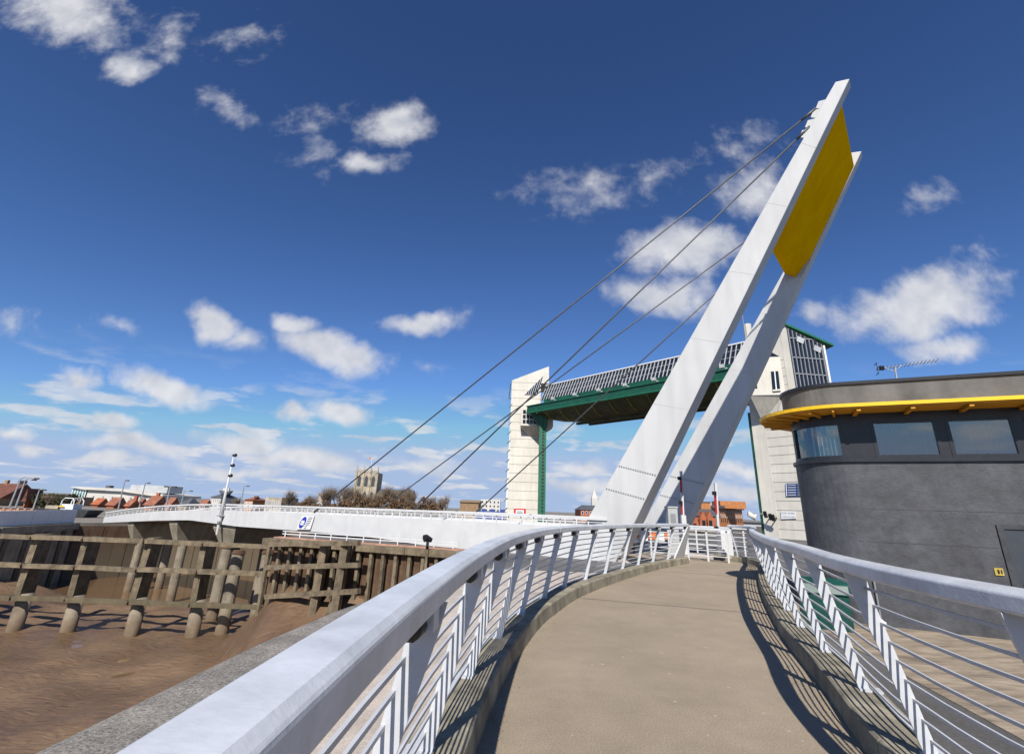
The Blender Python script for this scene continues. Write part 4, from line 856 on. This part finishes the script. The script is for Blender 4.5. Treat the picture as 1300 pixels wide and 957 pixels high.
for s in np.arange(-.4, WL, 3.): MB().hexa([wpt(s+a, o, z) for z in (-.58, -.29) for a, o in ((.01, .0), (.01, .62), (2.98, .62), (2.98, .0))]).build('capping_beam', 'timber', SW)
MB().hexa([wpt(a, o, z) for z in (-.5, -.24) for a, o in ((-.3, -.7), (-.3, -.05), (WL+.4, -.05), (WL+.4, -.7))]).build('wall_cope', 'paver', SW)
T = thing('quay_railing', 'low white quay railing above the rusty sheet-pile wall', 'railing', W0+np.array([0, 0, -.24]))
for s in np.arange(.2, WL, 1.05): MB().bar(wpt(s, -.35, -.24), wpt(s, -.35, .06), .05, .05).build('post', 'white', T)
for z in (-.08, .06): MB().bar(wpt(0, -.35, z), wpt(WL, -.35, z), .05, .05).build('rail', 'white', T)
p = pP(543, 688, W0+wn_*.7, wn_); T = thing('quay_lamp', 'black floodlight on a timber post above the sheet-pile wall', 'lamp', (p[0], p[1], -3)); MB().bar((p[0], p[1], -3), (p[0], p[1], p[2]-.2), .12, .12).build('post', 'timber', T)
MB().tube([p+np.array([-.17, -.06, .16]), p+np.array([-.09, 0, .18]), p+np.array([.17, .1, .08])], [.17, .17, .10], 10).build('lamp_head', 'black', T); MB().bar(p-UPZ*.3, p+UPZ*.2, .12, .12).build('bracket', 'black', T)

# ================================================================== WEST BANK AND TOWN
GW_ = -1.05
def gpos(px, Y): p = pY(px, 640, Y); return p[0]
def house(name, label, cat, x0p, x1p, ytop, Y, wall, roof, depth=9., eave=None, hip=0., win=(5, 2), chim=0, group=None, ridge='x', z0=GW_, winm='pane'):
    if x1p < 560: depth = max(2.5, min(depth, .62*(x1p-x0p)/abs(650-x1p)*Y))
    xa, xb = gpos(x0p, Y), (gpos(x1p, Y+depth) if x1p < 560 else gpos(x1p, Y)); zt = pY((x0p+x1p)/2, ytop, Y)[2]; ze = pY((x0p+x1p)/2, eave, Y)[2] if eave else zt
    T = thing(name, label, cat, ((xa+xb)/2, Y, z0), group)
    w = MB().box(xa, xb, Y, Y+depth, z0, ze).build('wall', wall, T)
    if eave:
        o = .3
        if ridge == 'x':
            r = [(xa-o, Y-o, ze-.1), (xb+o, Y-o, ze-.1), (xb+o, Y+depth+o, ze-.1), (xa-o, Y+depth+o, ze-.1), (xa-o+hip, Y+depth/2, zt), (xb+o-hip, Y+depth/2, zt)]
            m = MB(); m.v = r; m.f = [(0, 1, 5, 4), (2, 3, 4, 5), (1, 2, 5), (3, 0, 4), (3, 2, 1, 0)]; rf = m.build('roof', roof, T)
        else:
            xm = (xa+xb)/2; r = [(xa-o, Y-o, ze-.1), (xb+o, Y-o, ze-.1), (xb+o, Y+depth+o, ze-.1), (xa-o, Y+depth+o, ze-.1), (xm, Y-o, zt), (xm, Y+depth+o, zt)]
            m = MB(); m.v = r; m.f = [(0, 1, 4), (2, 3, 5), (1, 2, 5, 4), (3, 0, 4, 5), (3, 2, 1, 0)]; rf = m.build('roof', roof, T)
        for k in range(chim):
            xc = xa+(xb-xa)*(k+.5)/chim if chim > 2 else (xa+.8 if k == 0 else xb-.8); MB().box(xc-.28, xc+.28, Y+depth/2-.25, Y+depth/2+.25, zt-.8, zt+.6).build('chimney', wall, rf)
    nx_, nz_ = win
    for i in range(nx_):
        for j in range(nz_):
            cw = (xb-xa)/nx_; hh = (ze-z0-.6)/nz_; x_ = xa+cw*(i+.5); zc = z0+.5+hh*(j+.5)
            wn = MB().box(x_-cw*.25, x_+cw*.25, Y-.06, Y+.02, zc-hh*.3, zc+hh*.3).build('window', 'signw', T)
            MB().box(x_-cw*.25+.08, x_+cw*.25-.08, Y-.08, Y-.055, zc-hh*.3+.08, zc+hh*.3-.08).build('pane', winm, wn)
    return T
house('brick_house', 'low brown brick house with orange roof behind the far left street lamps', 'house', -34, 48, 613, 96, 'btan', 'oldroof', 10, 632, 0, (9, 1), 1)
house('brick_house', 'narrow red brick gable house beside the far left house', 'house', 30, 48, 620, 90, 'brick', 'oldroof', 10, 636, 0, (2, 1), 0, ridge='y')
house('brown_building', 'dark brown flat-roofed building left of the orange roofs', 'building', 92, 117, 631, 118, 'btan', None, 12, None, 0, (5, 1))
house('brick_house', 'red brick house with brown roof right of the flat-roofed building', 'house', 117, 137, 632, 112, 'brick', 'brick', 9, 640, 0, (4, 1), 0)
R_ = [(136, 160, 631, 641, 108, 'orange-roofed terrace house nearest the bridge end'), (160, 176, 633, 642, 104, 'small orange-roofed house with pale gable'), (174, 186, 632, 641, 112, 'short orange-roofed house between two larger ones'), (184, 212, 629, 641, 106, 'largest bright orange-roofed house of the row'), (211, 226, 631, 641, 102, 'orange-roofed house right of the largest one'), (254, 268, 634, 642, 120, 'small orange roof left of the white slate-roofed house')]
for x0p, x1p, a, e, Y, lab in R_: house('terrace_house', lab, 'house', x0p, x1p, a, Y, 'brick', 'roof', 9, e, 0, (max(2, (x1p-x0p)//6), 1), (1 if x0p in (160, 184) else 0), 'orange-roofed houses across the river')
house('slate_house', 'low dark slate-roofed house right of the orange roofs', 'house', 226, 256, 632, 118, 'btan', 'slate', 9, 641, 1., (5, 1), 0)
house('white_house', 'white house with hipped slate roof and two chimneys behind the lamp mast', 'house', 266, 300, 622, 128, 'pale', 'slate', 11, 631, 3.5, (5, 2), 2)
house('brick_hall', 'orange brick hall with low red roof right of the white house', 'building', 310, 337, 629, 130, 'obrick', 'roof', 10, 634, 2., (6, 1), 0)
house('stone_arcade', 'low tan stone building with a row of arches', 'building', 336, 378, 631.5, 125, 'stone', None, 10, None, 0, (7, 1))
house('stone_block', 'square pale stone building among bare trees left of the church', 'building', 402, 420, 627, 150, 'stone', None, 12, None, 0, (3, 3))
house('brown_store', 'brown brick store with sloping top right of the winter hedge', 'building', 584, 607.5, 634, 128, 'btan', 'btan', 14, 637, 0, (0, 0))
house('white_block', 'white multi-storey block behind the blue hoarding', 'building', 610, 635, 634, 165, 'pale', None, 14, None, 0, (5, 4))
house('brick_mill', 'red brick building with slate roof seen left of the pylon foot', 'building', 737, 768, 641, 150, 'brick', 'slate', 12, 647, 1.5, (6, 2), 0)
T = thing('clock_turret', 'slender white turret rising behind the brick building by the pylon', 'tower', (gpos(755, 170), 170, GW_)); xq = gpos(755, 170); zq = pY(755, 632, 170)[2]
MB().box(xq-.9, xq+.9, 170, 171.8, GW_, zq).build('shaft', 'pale', T); MB().loft([[(xq-.9, 170, zq), (xq+.9, 170, zq), (xq+.9, 171.8, zq), (xq-.9, 171.8, zq)], [(xq-.05, 170.85, zq+3), (xq+.05, 170.85, zq+3), (xq+.05, 170.95, zq+3), (xq-.05, 170.95, zq+3)]]).build('spire', 'pale', T)
# blue hoarding
xa, xb = gpos(606, 110), gpos(641, 110); T = thing('hoarding', 'bright blue hoarding left of the far concrete tower', 'fence', ((xa+xb)/2, 110, GW_)); z1 = pY(620, 646.5, 110)[2]
for k in range(6): MB().box(xa+(xb-xa)*k/6, xa+(xb-xa)*(k+1)/6-.06, 110, 110.1, GW_, z1+(.1 if k % 2 else -.3)).build('panel', 'hoard', T)
# orange brick offices with gables on the east bank
Yb = 118.
xa, xb = gpos(918, Yb), gpos(941, Yb+10); T = thing('brick_offices', 'long orange brick office block with a row of windows behind the red boom', 'building', (xa+3, Yb, GZ)); z1 = pY(928, 645, Yb)[2]
MB().hexa([(gpos(912, Yb), Yb, GZ), (gpos(941, Yb+14), Yb+14, GZ), (gpos(941, Yb+14), Yb+26, GZ), (gpos(912, Yb), Yb+12, GZ)]+[(gpos(912, Yb), Yb, z1), (gpos(941, Yb+14), Yb+14, z1+.6), (gpos(941, Yb+14), Yb+26, z1+.6), (gpos(912, Yb), Yb+12, z1)]).build('wall', 'obrick', T)
pa, pb_ = np.array([gpos(912, Yb), Yb, 0]), np.array([gpos(941, Yb+14), Yb+14, 0]); od = nrm(pb_-pa); on_ = np.array([od[1], -od[0], 0]); OL = np.linalg.norm(pb_-pa)
for j in range(3):
    for i in range(12):
        c0 = pa+od*(OL*(i+.6)/12.5)+UPZ*(GZ+1.0+j*(z1-GZ-1.)/3.2); w_ = MB().hexa([c0+od*a+on_*b2+UPZ*z for z in (0, .8) for a, b2 in ((0, -.1), (.34, -.1), (.34, .08), (0, .08))]).build('window', 'pale' if j % 2 else 'pane', T)
MB().hexa([p+on_*o_+UPZ*z for z in (z1-.1, z1+.5) for p, o_ in ((pa-od*.3, .5), (pb_+od*.3, .5), (pb_+od*.3, -2), (pa-od*.3, -2))]).build('cornice', 'slate', T)
p1 = pa+od*2; MB().box(p1[0], p1[0]+6, Yb+2, Yb+7, z1, z1+1.6).build('plant_room', 'obrick', T)
T = thing('gabled_brick_house', 'red brick building with slate roof, two steep gables and a square tower', 'building', (gpos(893, 112), 112, GZ)); Yg = 112.
xa, xb = gpos(872, Yg), gpos(913, Yg); ze = pY(893, 655, Yg)[2]; zt = pY(893, 645.5, Yg)[2]
MB().box(xa, xb, Yg, Yg+9, GZ, ze).build('wall', 'brick', T); m = MB(); m.v = [(xa-.3, Yg-.3, ze), (xb+.3, Yg-.3, ze), (xb+.3, Yg+9.3, ze), (xa-.3, Yg+9.3, ze), (xa, Yg+4.5, zt), (xb, Yg+4.5, zt)]; m.f = [(0, 1, 5, 4), (2, 3, 4, 5), (1, 2, 5), (3, 0, 4), (3, 2, 1, 0)]; m.build('roof', 'slate', T)
for pxg, ya in ((880, 653), (891.5, 649), (900, 649)):
    xg = gpos(pxg, Yg-1); za = pY(pxg, ya, Yg-1)[2]; g_ = MB().prism([(xg-.85, Yg-1, GZ), (xg+.85, Yg-1, GZ), (xg+.85, Yg-1, za-1.6), (xg, Yg-1, za), (xg-.85, Yg-1, za-1.6)], (0, 2.5, 0)).build('gable', 'brick', T); MB().box(xg-.35, xg+.35, Yg-1.05, Yg-.95, za-3.2, za-1.8).build('window', 'pane', g_)
xg = gpos(895, Yg+5); za = pY(895, 638, Yg+5)[2]; MB().box(xg-1.05, xg+1.05, Yg+4.6, Yg+7, GZ, za).build('square_tower', 'obrick', T); MB().box(xg-1.2, xg+1.2, Yg+4.5, Yg+7.1, za, za+.25).build('tower_cap', 'slate', T)
xa, xb = gpos(940, 150), gpos(966, 150); z1 = pY(952, 664, 150)[2]; T = thing('low_shed', 'long low grey shed at the foot of the near concrete tower', 'building', ((xa+xb)/2, 150, GZ)); MB().box(xa, xb, 150, 160, GZ, z1).build('wall', 'grey', T); MB().box(xa-.4, xb+.4, 149.6, 160.4, z1, z1+.3).build('roof', 'dark', T)

# modern hall with glazed end
Yh = 190.; T = thing('glass_hall', 'long pale modern hall with teal glazed end wall behind the orange roofs', 'building', (gpos(140, Yh), Yh, GW_))
xs = [gpos(p, Yh) for p in (86, 108, 150, 206)]; zs = [pY(86, 617.5, Yh)[2], pY(108, 618, Yh)[2], pY(150, 620, Yh)[2], pY(206, 628, Yh)[2]]
MB().prism([(xs[1]-.6, Yh+.2, GW_), (xs[3], Yh+.2, GW_), (xs[3], Yh+.2, zs[3]-1.), (xs[2], Yh+.2, zs[2]-1.), (xs[1]-.6, Yh+.2, zs[1]-1.)], (0, 20, 0)).build('wall', 'pale', T)
MB().prism([(xs[0], Yh-1, zs[0]-.2), (xs[1], Yh-1, zs[1]-.9), (xs[2], Yh-1, zs[2]-.9), (xs[3], Yh-1, zs[3]-.9), (xs[3], Yh-1, zs[3]), (xs[2], Yh-1, zs[2]), (xs[1], Yh-1, zs[1]), (xs[0], Yh-1, zs[0])], (0, 24, 0)).build('roof', 'pale', T)
zq = pY(90, 629, Yh)[2]
MB().prism([(xs[0]+.3, Yh, zq-4), (xs[1]-1, Yh, zq-4), (xs[1]-1, Yh, zs[1]-1.2), (xs[0]+.3, Yh, zs[0]-.5)], (0, .8, 0)).build('end_glazing', 'teal', T)
for k in range(6): x_ = xs[0]+.3+(xs[1]-xs[0]-1.3)*k/5; MB().box(x_-.12, x_+.12, Yh-.15, Yh-.02, zq-4, zs[1]-.9).build('mullion', 'signw', T)
for k in range(8): x_ = xs[1]+2+(xs[3]-xs[1]-4)*k/7; MB().box(x_-.3, x_+.3, Yh-.2, Yh+.19, GW_, zs[3]-1.2).build('pilaster', 'grey', T)
xq = gpos(180, Yh); MB().box(xq-8, xq+6, Yh+3, Yh+12, zs[2]-1, zs[2]+1.6).build('plant_room', 'grey', T); xq = gpos(80, Yh); MB().box(xq-3, xq+3, Yh+6, Yh+14, GW_, zs[0]-.5).build('stair_block', 'pale', T); xq = gpos(122, Yh); MB().box(xq-.8, xq+.8, Yh+3, Yh+5, zs[1]-.5, zs[1]+.9).build('roof_vent', 'slate', T)

# church
Yc = 230.; xa, xb = gpos(447.5, Yc), gpos(474.5, Yc); z1 = pY(461, 599, Yc)[2]; T = thing('church', 'pale stone church tower with pinnacles and flagpole above bare trees', 'church', ((xa+xb)/2, Yc, GW_))
tw = MB().box(xa, xb, Yc, Yc+10, GW_, z1).build('tower', 'stone', T)
for i in range(4):
    x_ = xa+(xb-xa)*i/3; MB().box(x_-.45, x_+.45, Yc-.5, Yc+.4, GW_, z1-.5).build('buttress', 'stone', tw)
    MB().loft([[(x_+a*.4, Yc+b2*.4, z1-.2) for a, b2 in ((-1, -1), (1, -1), (1, 1), (-1, 1))], [(x_+a*.4, Yc+b2*.4, z1+1) for a, b2 in ((-1, -1), (1, -1), (1, 1), (-1, 1))], [(x_+a*.03, Yc+b2*.03, z1+3.4) for a, b2 in ((-1, -1), (1, -1), (1, 1), (-1, 1))]]).build('pinnacle', 'stone', tw)
cw = (xb-xa)/3
for i in range(3):
    x_ = xa+cw*(i+.5)
    for z_ in (z1-6.2, z1-13): MB().prism([(x_-cw*.25, Yc-.06, z_), (x_+cw*.25, Yc-.06, z_), (x_+cw*.25, Yc-.06, z_+3.6), (x_, Yc-.06, z_+4.8), (x_-cw*.25, Yc-.06, z_+3.6)], (0, .08, 0)).build('belfry_window', 'dark', tw)
    for k in range(3): MB().box(x_-cw*.4+k*cw*.3, x_-cw*.4+k*cw*.3+cw*.18, Yc-.1, Yc+.5, z1, z1+.9).build('merlon', 'stone', tw)
MB().tube([((xa+xb)/2, Yc+5, z1), ((xa+xb)/2, Yc+5, pY(461, 579, Yc)[2])], .12, 5).build('flagpole', 'signw', T); zq = pY(461, 581, Yc)[2]; MB().box((xa+xb)/2-1.5, (xa+xb)/2, Yc+4.97, Yc+5.03, zq, zq+.8).build('flag', 'paver', T)
xn = gpos(522, Yc); zn = pY(500, 622, Yc)[2]; MB().box(xb-.5, xn, Yc+1, Yc+9, GW_, zn-1.5).build('nave', 'stone', T); m = MB(); m.v = [(xb-.5, Yc+.7, zn-1.6), (xn, Yc+.7, zn-1.6), (xn, Yc+9.3, zn-1.6), (xb-.5, Yc+9.3, zn-1.6), (xb-.5, Yc+5, zn+.4), (xn, Yc+5, zn+.4)]; m.f = [(0, 1, 5, 4), (2, 3, 4, 5), (1, 2, 5), (3, 0, 4), (3, 2, 1, 0)]; m.build('nave_roof', 'slate', T)
for i in range(6): x_ = xb+1+(xn-xb-2)*i/5; MB().box(x_-.8, x_+.8, Yc+.9, Yc+1.02, zn-6, zn-2.4).build('nave_window', 'dark', T)

# bare winter trees: limbs and fine twigs
def tree(px, ytop, Y, wpx, label, mt='twig', dens=1., z0=GW_, group='bare trees across the river'):
    x = gpos(px, Y); Ht = pY(px, ytop, Y)[2]-z0; sc = np.linalg.norm(pY(px+10, ytop, Y)-pY(px, ytop, Y))/10; Rw = wpx/2*sc
    T = thing('bare_tree', label, 'tree', (x, Y, z0), group); tr = MB(); tw = MB(); rg = random.Random(int(px*13+Y))
    def twig(p, d, l, r):
        q = p+d*l; s_ = nrm(np.cross(d, [0.3, 1, .2]))*r; k = len(tw.v); s2 = nrm(np.cross(d, s_))*r
        tw.v += [tuple(p-s_), tuple(p+s_), tuple(p+s2), tuple(q)]; tw.f += [(k, k+1, k+3), (k+1, k+2, k+3), (k+2, k, k+3)]
    def grow(p, d, l, r, lev):
        n = 3; pts = [p]; dd_ = d
        for i in range(n): dd_ = nrm(dd_+np.array([rg.gauss(0, .10), rg.gauss(0, .10), .05])); pts.append(pts[-1]+dd_*l/n)
        tr.tube(pts, [r*(1-.35*i/n) for i in range(n+1)], 5 if lev < 2 else 4, cap=False)
        if lev >= 3 or l < Ht*.04:
            for _ in range(int(7*dens)):
                q = pts[rg.randint(1, n)]; e = nrm(dd_*.6+np.array([rg.gauss(0, .5), rg.gauss(0, .5), rg.gauss(.5, .3)])); twig(q, e, Ht*rg.uniform(.10, .28), .012+Ht*.0009)
            return
        for _ in range(rg.choice((4, 4, 5))):
            q = pts[rg.randint(1, n)] if lev else pts[rg.randint(2, n)]; a = rg.uniform(0, 6.28); sp_ = rg.uniform(.4, .95)*(Rw/Ht*3.0)
            grow(q, nrm(dd_*.9+np.array([math.cos(a)*sp_, math.sin(a)*sp_, .25])), l*rg.uniform(.52, .74), r*.58, lev+1)
    grow(np.array([x, Y, z0]), np.array([0, 0, 1.]), Ht*.32, Ht*.018+.05, 0)
    # fit crown to its height
    zz_ = max(v_[2] for v_ in tw.v); f_ = Ht/(zz_-z0)
    for m_ in (tr, tw): m_.v = [(x+(v_[0]-x)*(f_*.5+.5), Y+(v_[1]-Y)*(f_*.5+.5), z0+(v_[2]-z0)*f_) for v_ in m_.v]
    tr.build('trunk', 'bark', T, fix=False); tw.build('crown', mt, T, fix=False)
trees = [(366, 616, 118, 44, 'dark rounded bare tree right of the stone arcade', 1.6), (300, 626, 122, 22, 'small bare tree right of the white house', 1.), (398, 621, 135, 24, 'small bare tree left of the square stone building', 1.), (412, 610, 140, 42, 'broad bare tree over the square stone building', 1.2), (434, 608, 135, 40, 'tall bare tree just left of the church tower', 1.2), (455, 615, 120, 34, 'bare tree in front of the church tower', 1.),
         (489, 608, 140, 26, 'upright bare tree right of the church tower', 1.), (507, 609, 145, 26, 'tall bare tree above the church nave', 1.), (521, 614, 130, 26, 'bare tree at the end of the church nave', 1.), (534, 625, 125, 26, 'low bare tree right of the church nave', 1.2), (545, 627, 128, 24, 'low rounded bare tree before the hedge end', 1.2), (560, 622, 150, 24, 'pale bare tree right of the hedge', .9), (568, 625, 155, 18, 'rightmost bare tree by the brown store', .9), (60, 625, 88, 28, 'leafless tree right of the far left brick house', 1.5), (282, 634, 120, 16, 'low bare tree before the white house', 1.), (388, 626, 128, 22, 'small bare tree right of the dark rounded tree', 1.2), (423, 612, 150, 36, 'bare tree between the square stone building and the tall tree', 1.2), (443, 611, 122, 34, 'nearer bare tree overlapping the left side of the church tower', 1.1), (473, 616, 118, 30, 'bare tree in front of the right side of the church tower', 1.1), (497, 611, 152, 30, 'bare tree behind the church nave roof', 1.1), (514, 616, 122, 28, 'spreading bare tree before the nave end', 1.2), (552, 624, 140, 28, 'bare tree above the right end of the winter hedge', 1.2)]
for px, yt, Y, w, lab, de in trees: tree(px, yt, Y, w, lab, dens=de)
# hedges / bushes: dense small leaf cards in a volume
def bush(name, px0, px1, ytop, Y, label, m, n=2600, cat='hedge', z0=GW_):
    xa, xb = gpos(px0, Y), gpos(px1, Y); z1 = pY((px0+px1)/2, ytop, Y)[2]; b = MB(); rg = np.random.default_rng(int(px0))
    T = thing(name, label, cat, ((xa+xb)/2, Y, z0)); k = 0
    for i in range(n):
        t = rg.random(); env = .75+.25*math.sin(t*23+px0)*math.sin(t*9.+2); zz_ = z0+(z1-z0)*env*math.sqrt(rg.random())
        c = np.array([xa+(xb-xa)*t, Y+rg.normal(0, .9), zz_]); a = rg.normal(0, 1, 3); a /= np.linalg.norm(a); c2 = rg.normal(0, 1, 3); c2 = np.cross(a, c2); c2 /= np.linalg.norm(c2); s_ = rg.uniform(.12, .34)
        b.v += [tuple(c-a*s_), tuple(c+c2*s_*.35), tuple(c+a*s_), tuple(c-c2*s_*.35)]; b.f.append((k, k+1, k+2, k+3)); k += 4
    b.build('foliage', m, T, fix=False); s = MB()
    for t in np.linspace(.05, .95, 9): x_ = xa+(xb-xa)*t; s.tube([(x_, Y, z0), (x_+.2, Y, z0+(z1-z0)*.6)], [.09, .04], 5)
    s.build('stems', 'bark', T)
bush('winter_hedge', 430, 500, 626, 105, 'red-brown winter hedge in front of the church', 'bush', 5200)
bush('winter_hedge', 496, 560, 630, 102, 'red-brown winter hedge right of the church nave', 'bush', 4600)
bush('evergreen_shrubs', 46, 92, 625, 92, 'dark green evergreen shrubs beside the brick house', 'bushg', 3600, 'shrub')
bush('winter_hedge', 376, 432, 634, 112, 'low brown hedge below the square stone building', 'bush', 2600)

# street lamps
def lamp(pxb, pxt, ytop, Y, armpx, label, double=False):
    xb, xt = gpos(pxb, Y), pY(pxt, ytop, Y); T = thing('street_lamp', label, 'street lamp', (xb, Y, GW_), 'street lamps across the river'); xt[0] = (xb+xt[0])/2
    MB().tube([(xb, Y, GW_), (xt[0], Y, xt[2]-.6), (xt[0], Y, xt[2])], [.13, .09, .07], 7).build('pole', 'lampg', T)
    e = pY(pxt+armpx, ytop+.5, Y)
    for sg in ((1, -1) if double else (1,)):
        ex_ = (e[0]-xt[0])*sg; MB().tube([(xt[0], Y, xt[2]-.1), (xt[0]+ex_*.3, Y, xt[2]+.15), (xt[0]+ex_, Y, xt[2]+.05)], .06, 5).build('arm', 'lampg', T); hx = xt[0]+ex_; MB().box(min(hx, hx+.5*np.sign(ex_)), max(hx, hx+.5*np.sign(ex_)), Y-.15, Y+.15, xt[2]-.06, xt[2]+.12).build('lantern', 'dark', T)
for a in ((13, 28, 607, 68, 16, 'leftmost tall street lamp with a long curved arm'), (21, 33, 609, 72, 8, 'second street lamp from the left beside the brick house'), (44, 50, 622, 80, 4, 'short street lamp at the right end of the brick house'), (152, 157, 610, 92, 3, 'thin street lamp above the glass hall roof'), (178, 184, 613, 96, 3, 'thin street lamp above the orange roofs'), (230, 234, 623, 100, 7, 'single-arm street lamp above the slate-roofed house')): lamp(*a)
lamp(212, 215, 618, 70, 4, 'double-headed street lamp above the largest orange roof', True); lamp(306, 309, 617, 100, 4, 'single street lamp right of the white house')
c0 = pY(20, 625, 96.); T = thing('chimney_stack', 'dark round chimney pipe behind the far left brick house', 'chimney', (c0[0], 103, GW_)); zt_ = pY(20, 611, 103)[2]; MB().tube([(gpos(19, 103), 103, GW_), (gpos(19, 103), 103, zt_)], .55, 10).build('pipe', 'dark', T); MB().tube([(gpos(19, 103), 103, zt_-.3), (gpos(19, 103), 103, zt_+.2)], .7, 10).build('rim', 'dark', T)

# west quay: wall cladding, grey parapet, brick ramp wall, parked white van-like boat canopy
WQ = [np.array(p, float) for p in ((-45, 15), (-40.5, 30), (-39.3, 41), (-41.5, 51))]
T = thing('quay_parapet', 'light grey panelled parapet along the far left quay', 'wall', (-40, 41, -1)); 
for a, c in zip(WQ[:-1], WQ[1:]):
    l_ = np.linalg.norm(c-a); n_ = max(1, int(l_/2.)); d = (c-a)/l_
    for i in range(n_):
        p = a+d*(l_*i/n_+.02)-np.array([.35, 0]); q = a+d*(l_*(i+1)/n_-.02)-np.array([.35, 0]); MB().bar((*p, -.46), (*q, -.46), .12, 1.16).build('panel', 'signw', T)
T = thing('quay_edge_beam', 'weathered concrete edge beam of the far left quay', 'beam', (-40, 41, -1.1))
for a, c in zip(WQ[:-1], WQ[1:]):
    d = nrm(c-a); n_ = np.array([d[1], -d[0]]); 
    MB().bar((*(a+n_*.05), -1.35), (*(c+n_*.05), -1.35), .5, .55).build('beam', 'conc', T)
    for k in np.arange(1., np.linalg.norm(c-a), 2.4): e = a+d*k+n_*.12; MB().box(e[0]-.2, e[0]+.2, e[1]-.2, e[1]+.2, -7, -1.6).build('fender_pile', 'timber', T)
T = thing('brick_wall', 'low orange brick boundary wall behind the far left quay', 'wall', (gpos(20, 66), 66, GW_))
for i in range(12): xa = gpos(-30+i*9, 66); xb = gpos(-30+(i+1)*9, 66); z1 = pY(-30+i*9, 645-0.05*i+i*.35, 66)[2]; MB().box(xa+.03, xb-.03, 66, 66.4, GW_, z1).build('panel', 'paver', T); MB().box(xa, xa+.3, 65.9, 66.5, GW_, z1+.15).build('pier', 'paver', T)
c0 = pY(82, 645, 62); T = thing('work_boat', 'white-framed wheelhouse of a small boat moored at the far quay', 'boat', (c0[0], 62, -1.2)); w_ = .75
MB().loft([[(c0[0]-3, 62, -1.), (c0[0]+2.5, 62, -1.), (c0[0]+2.5, 64, -1.), (c0[0]-3, 64, -1.)], [(c0[0]-3.4, 61.8, -.2), (c0[0]+3.1, 61.8, -.2), (c0[0]+3.1, 64.2, -.2), (c0[0]-3.4, 64.2, -.2)]]).build('hull', 'dark', T)
arch = [(-w_, 0), (w_, 0), (w_*.95, .5), (w_*.6, .8), (-w_*.6, .8), (-w_*.95, .5)]; zc_ = pY(82, 641, 62)[2]
for yk in (62.2, 63.6): MB().tube([(c0[0]+a, yk, zc_+z) for a, z in arch[1:]+arch[:1]], .06, 6).build('canopy_hoop', 'signw', T)
MB().hexa([(c0[0]+a, y_, zc_+z) for z in (.78, .84) for a, y_ in ((-w_*.6, 62.2), (w_*.6, 62.2), (w_*.6, 63.6), (-w_*.6, 63.6))]).build('canopy_roof', 'signw', T)
MB().box(c0[0]-w_, c0[0]+w_, 62.25, 63.55, -.2, zc_+.12).build('cabin', 'signw', T)
MB().box(c0[0]-2.4, c0[0]-.9, 62.1, 63.8, -.2, zc_-.1).build('deck_house', 'stone', T); MB().box(c0[0]-.8, c0[0]-.2, 62.05, 62.09, .05, .2).build('fender_mat', 'fascia', T)
T = thing('quay_wall', 'weathered quay wall, panels under the far end of the bridge coloured dark for the shade there', 'wall', (-40, 55, -6))
for a, c in (((-45, 15), (-40.5, 30)), ((-40.5, 30), (-39.3, 41)), ((-39.3, 41), (-41.5, 51)), ((-41.5, 51), (-37, 59)), ((-37, 59), (-14, 71)), ((-14, 71), (-1, 75.5))):
    a = np.array(a, float); c = np.array(c, float); l_ = np.linalg.norm(c-a); d = (c-a)/l_; n_ = np.array([d[1], -d[0]]); n_ = n_ if n_[0]+.3*n_[1]*-1 > 0 else -n_
    for k in range(int(l_/1.2)):
        p = a+d*(k*1.2)+n_*.10; q = a+d*(k*1.2+1.15)+n_*(.10); MB().bar((*p, -4.3), (*q, -4.3), .12+.06*(k % 2), 5.9).build('wall_panel', 'rust' if a[1] > 50 else 'conc', T)  # brown bank; darker rust colour on rear runs stands in for under-deck shade
# grit and small stones gathered along the kerb foot, and a paving joint across the path
b = MB(); rg = random.Random(5); k = 0
for cv, side in ((LB, 1), (RB, -1)):
    for i in range(420):
        t = 4+(cv.L-5)*rg.random(); p = cv.pt(t, .31+abs(rg.gauss(0, .09)), .003, side); r_ = rg.uniform(.003, .010); a = rg.uniform(0, 6.28)
        q = [p+np.array([math.cos(a+j*2.09)*r_, math.sin(a+j*2.09)*r_, 0]) for j in range(3)]+[p+np.array([0, 0, r_*1.1])]
        b.v += [tuple(v_) for v_ in q]; b.f += [(k, k+1, k+3), (k+1, k+2, k+3), (k+2, k, k+3)]; k += 4
g_ = b.build('kerb_grit', 'gravel', fix=False); g_['kind'] = 'stuff'; g_['label'] = 'loose grit gathered along the kerb foot'; 
for yj in (11.2, 17.0):
    a, c = LB.near_y(yj), RB.near_y(yj-1.2); p, q = LB.pt(a, .31, .003, 1), RB.pt(c, .31, .003, -1)
    o = MB().bar(p, q, .014, .002).build('path_joint', 'dark', fp)
# worn marks on the path: trodden gum and small pale scuffs
b = MB(); rg = random.Random(11); k = 0
for i in range(150):
    t = 4+(LB.L-5)*rg.random(); p = LB.pt(t, .55+2.6*rg.random(), .0025, 1); r_ = rg.uniform(.008, .022); n_ = 7
    b.v += [tuple(p+np.array([math.cos(j*6.283/n_)*r_*rg.uniform(.7, 1.2), math.sin(j*6.283/n_)*r_*rg.uniform(.7, 1.2), 0])) for j in range(n_)]; b.f.append(tuple(range(k, k+n_))); k += n_
g_ = b.build('gum_marks', 'slab', fix=False); g_['kind'] = 'stuff'; g_['label'] = 'pale trodden gum marks scattered over the path'
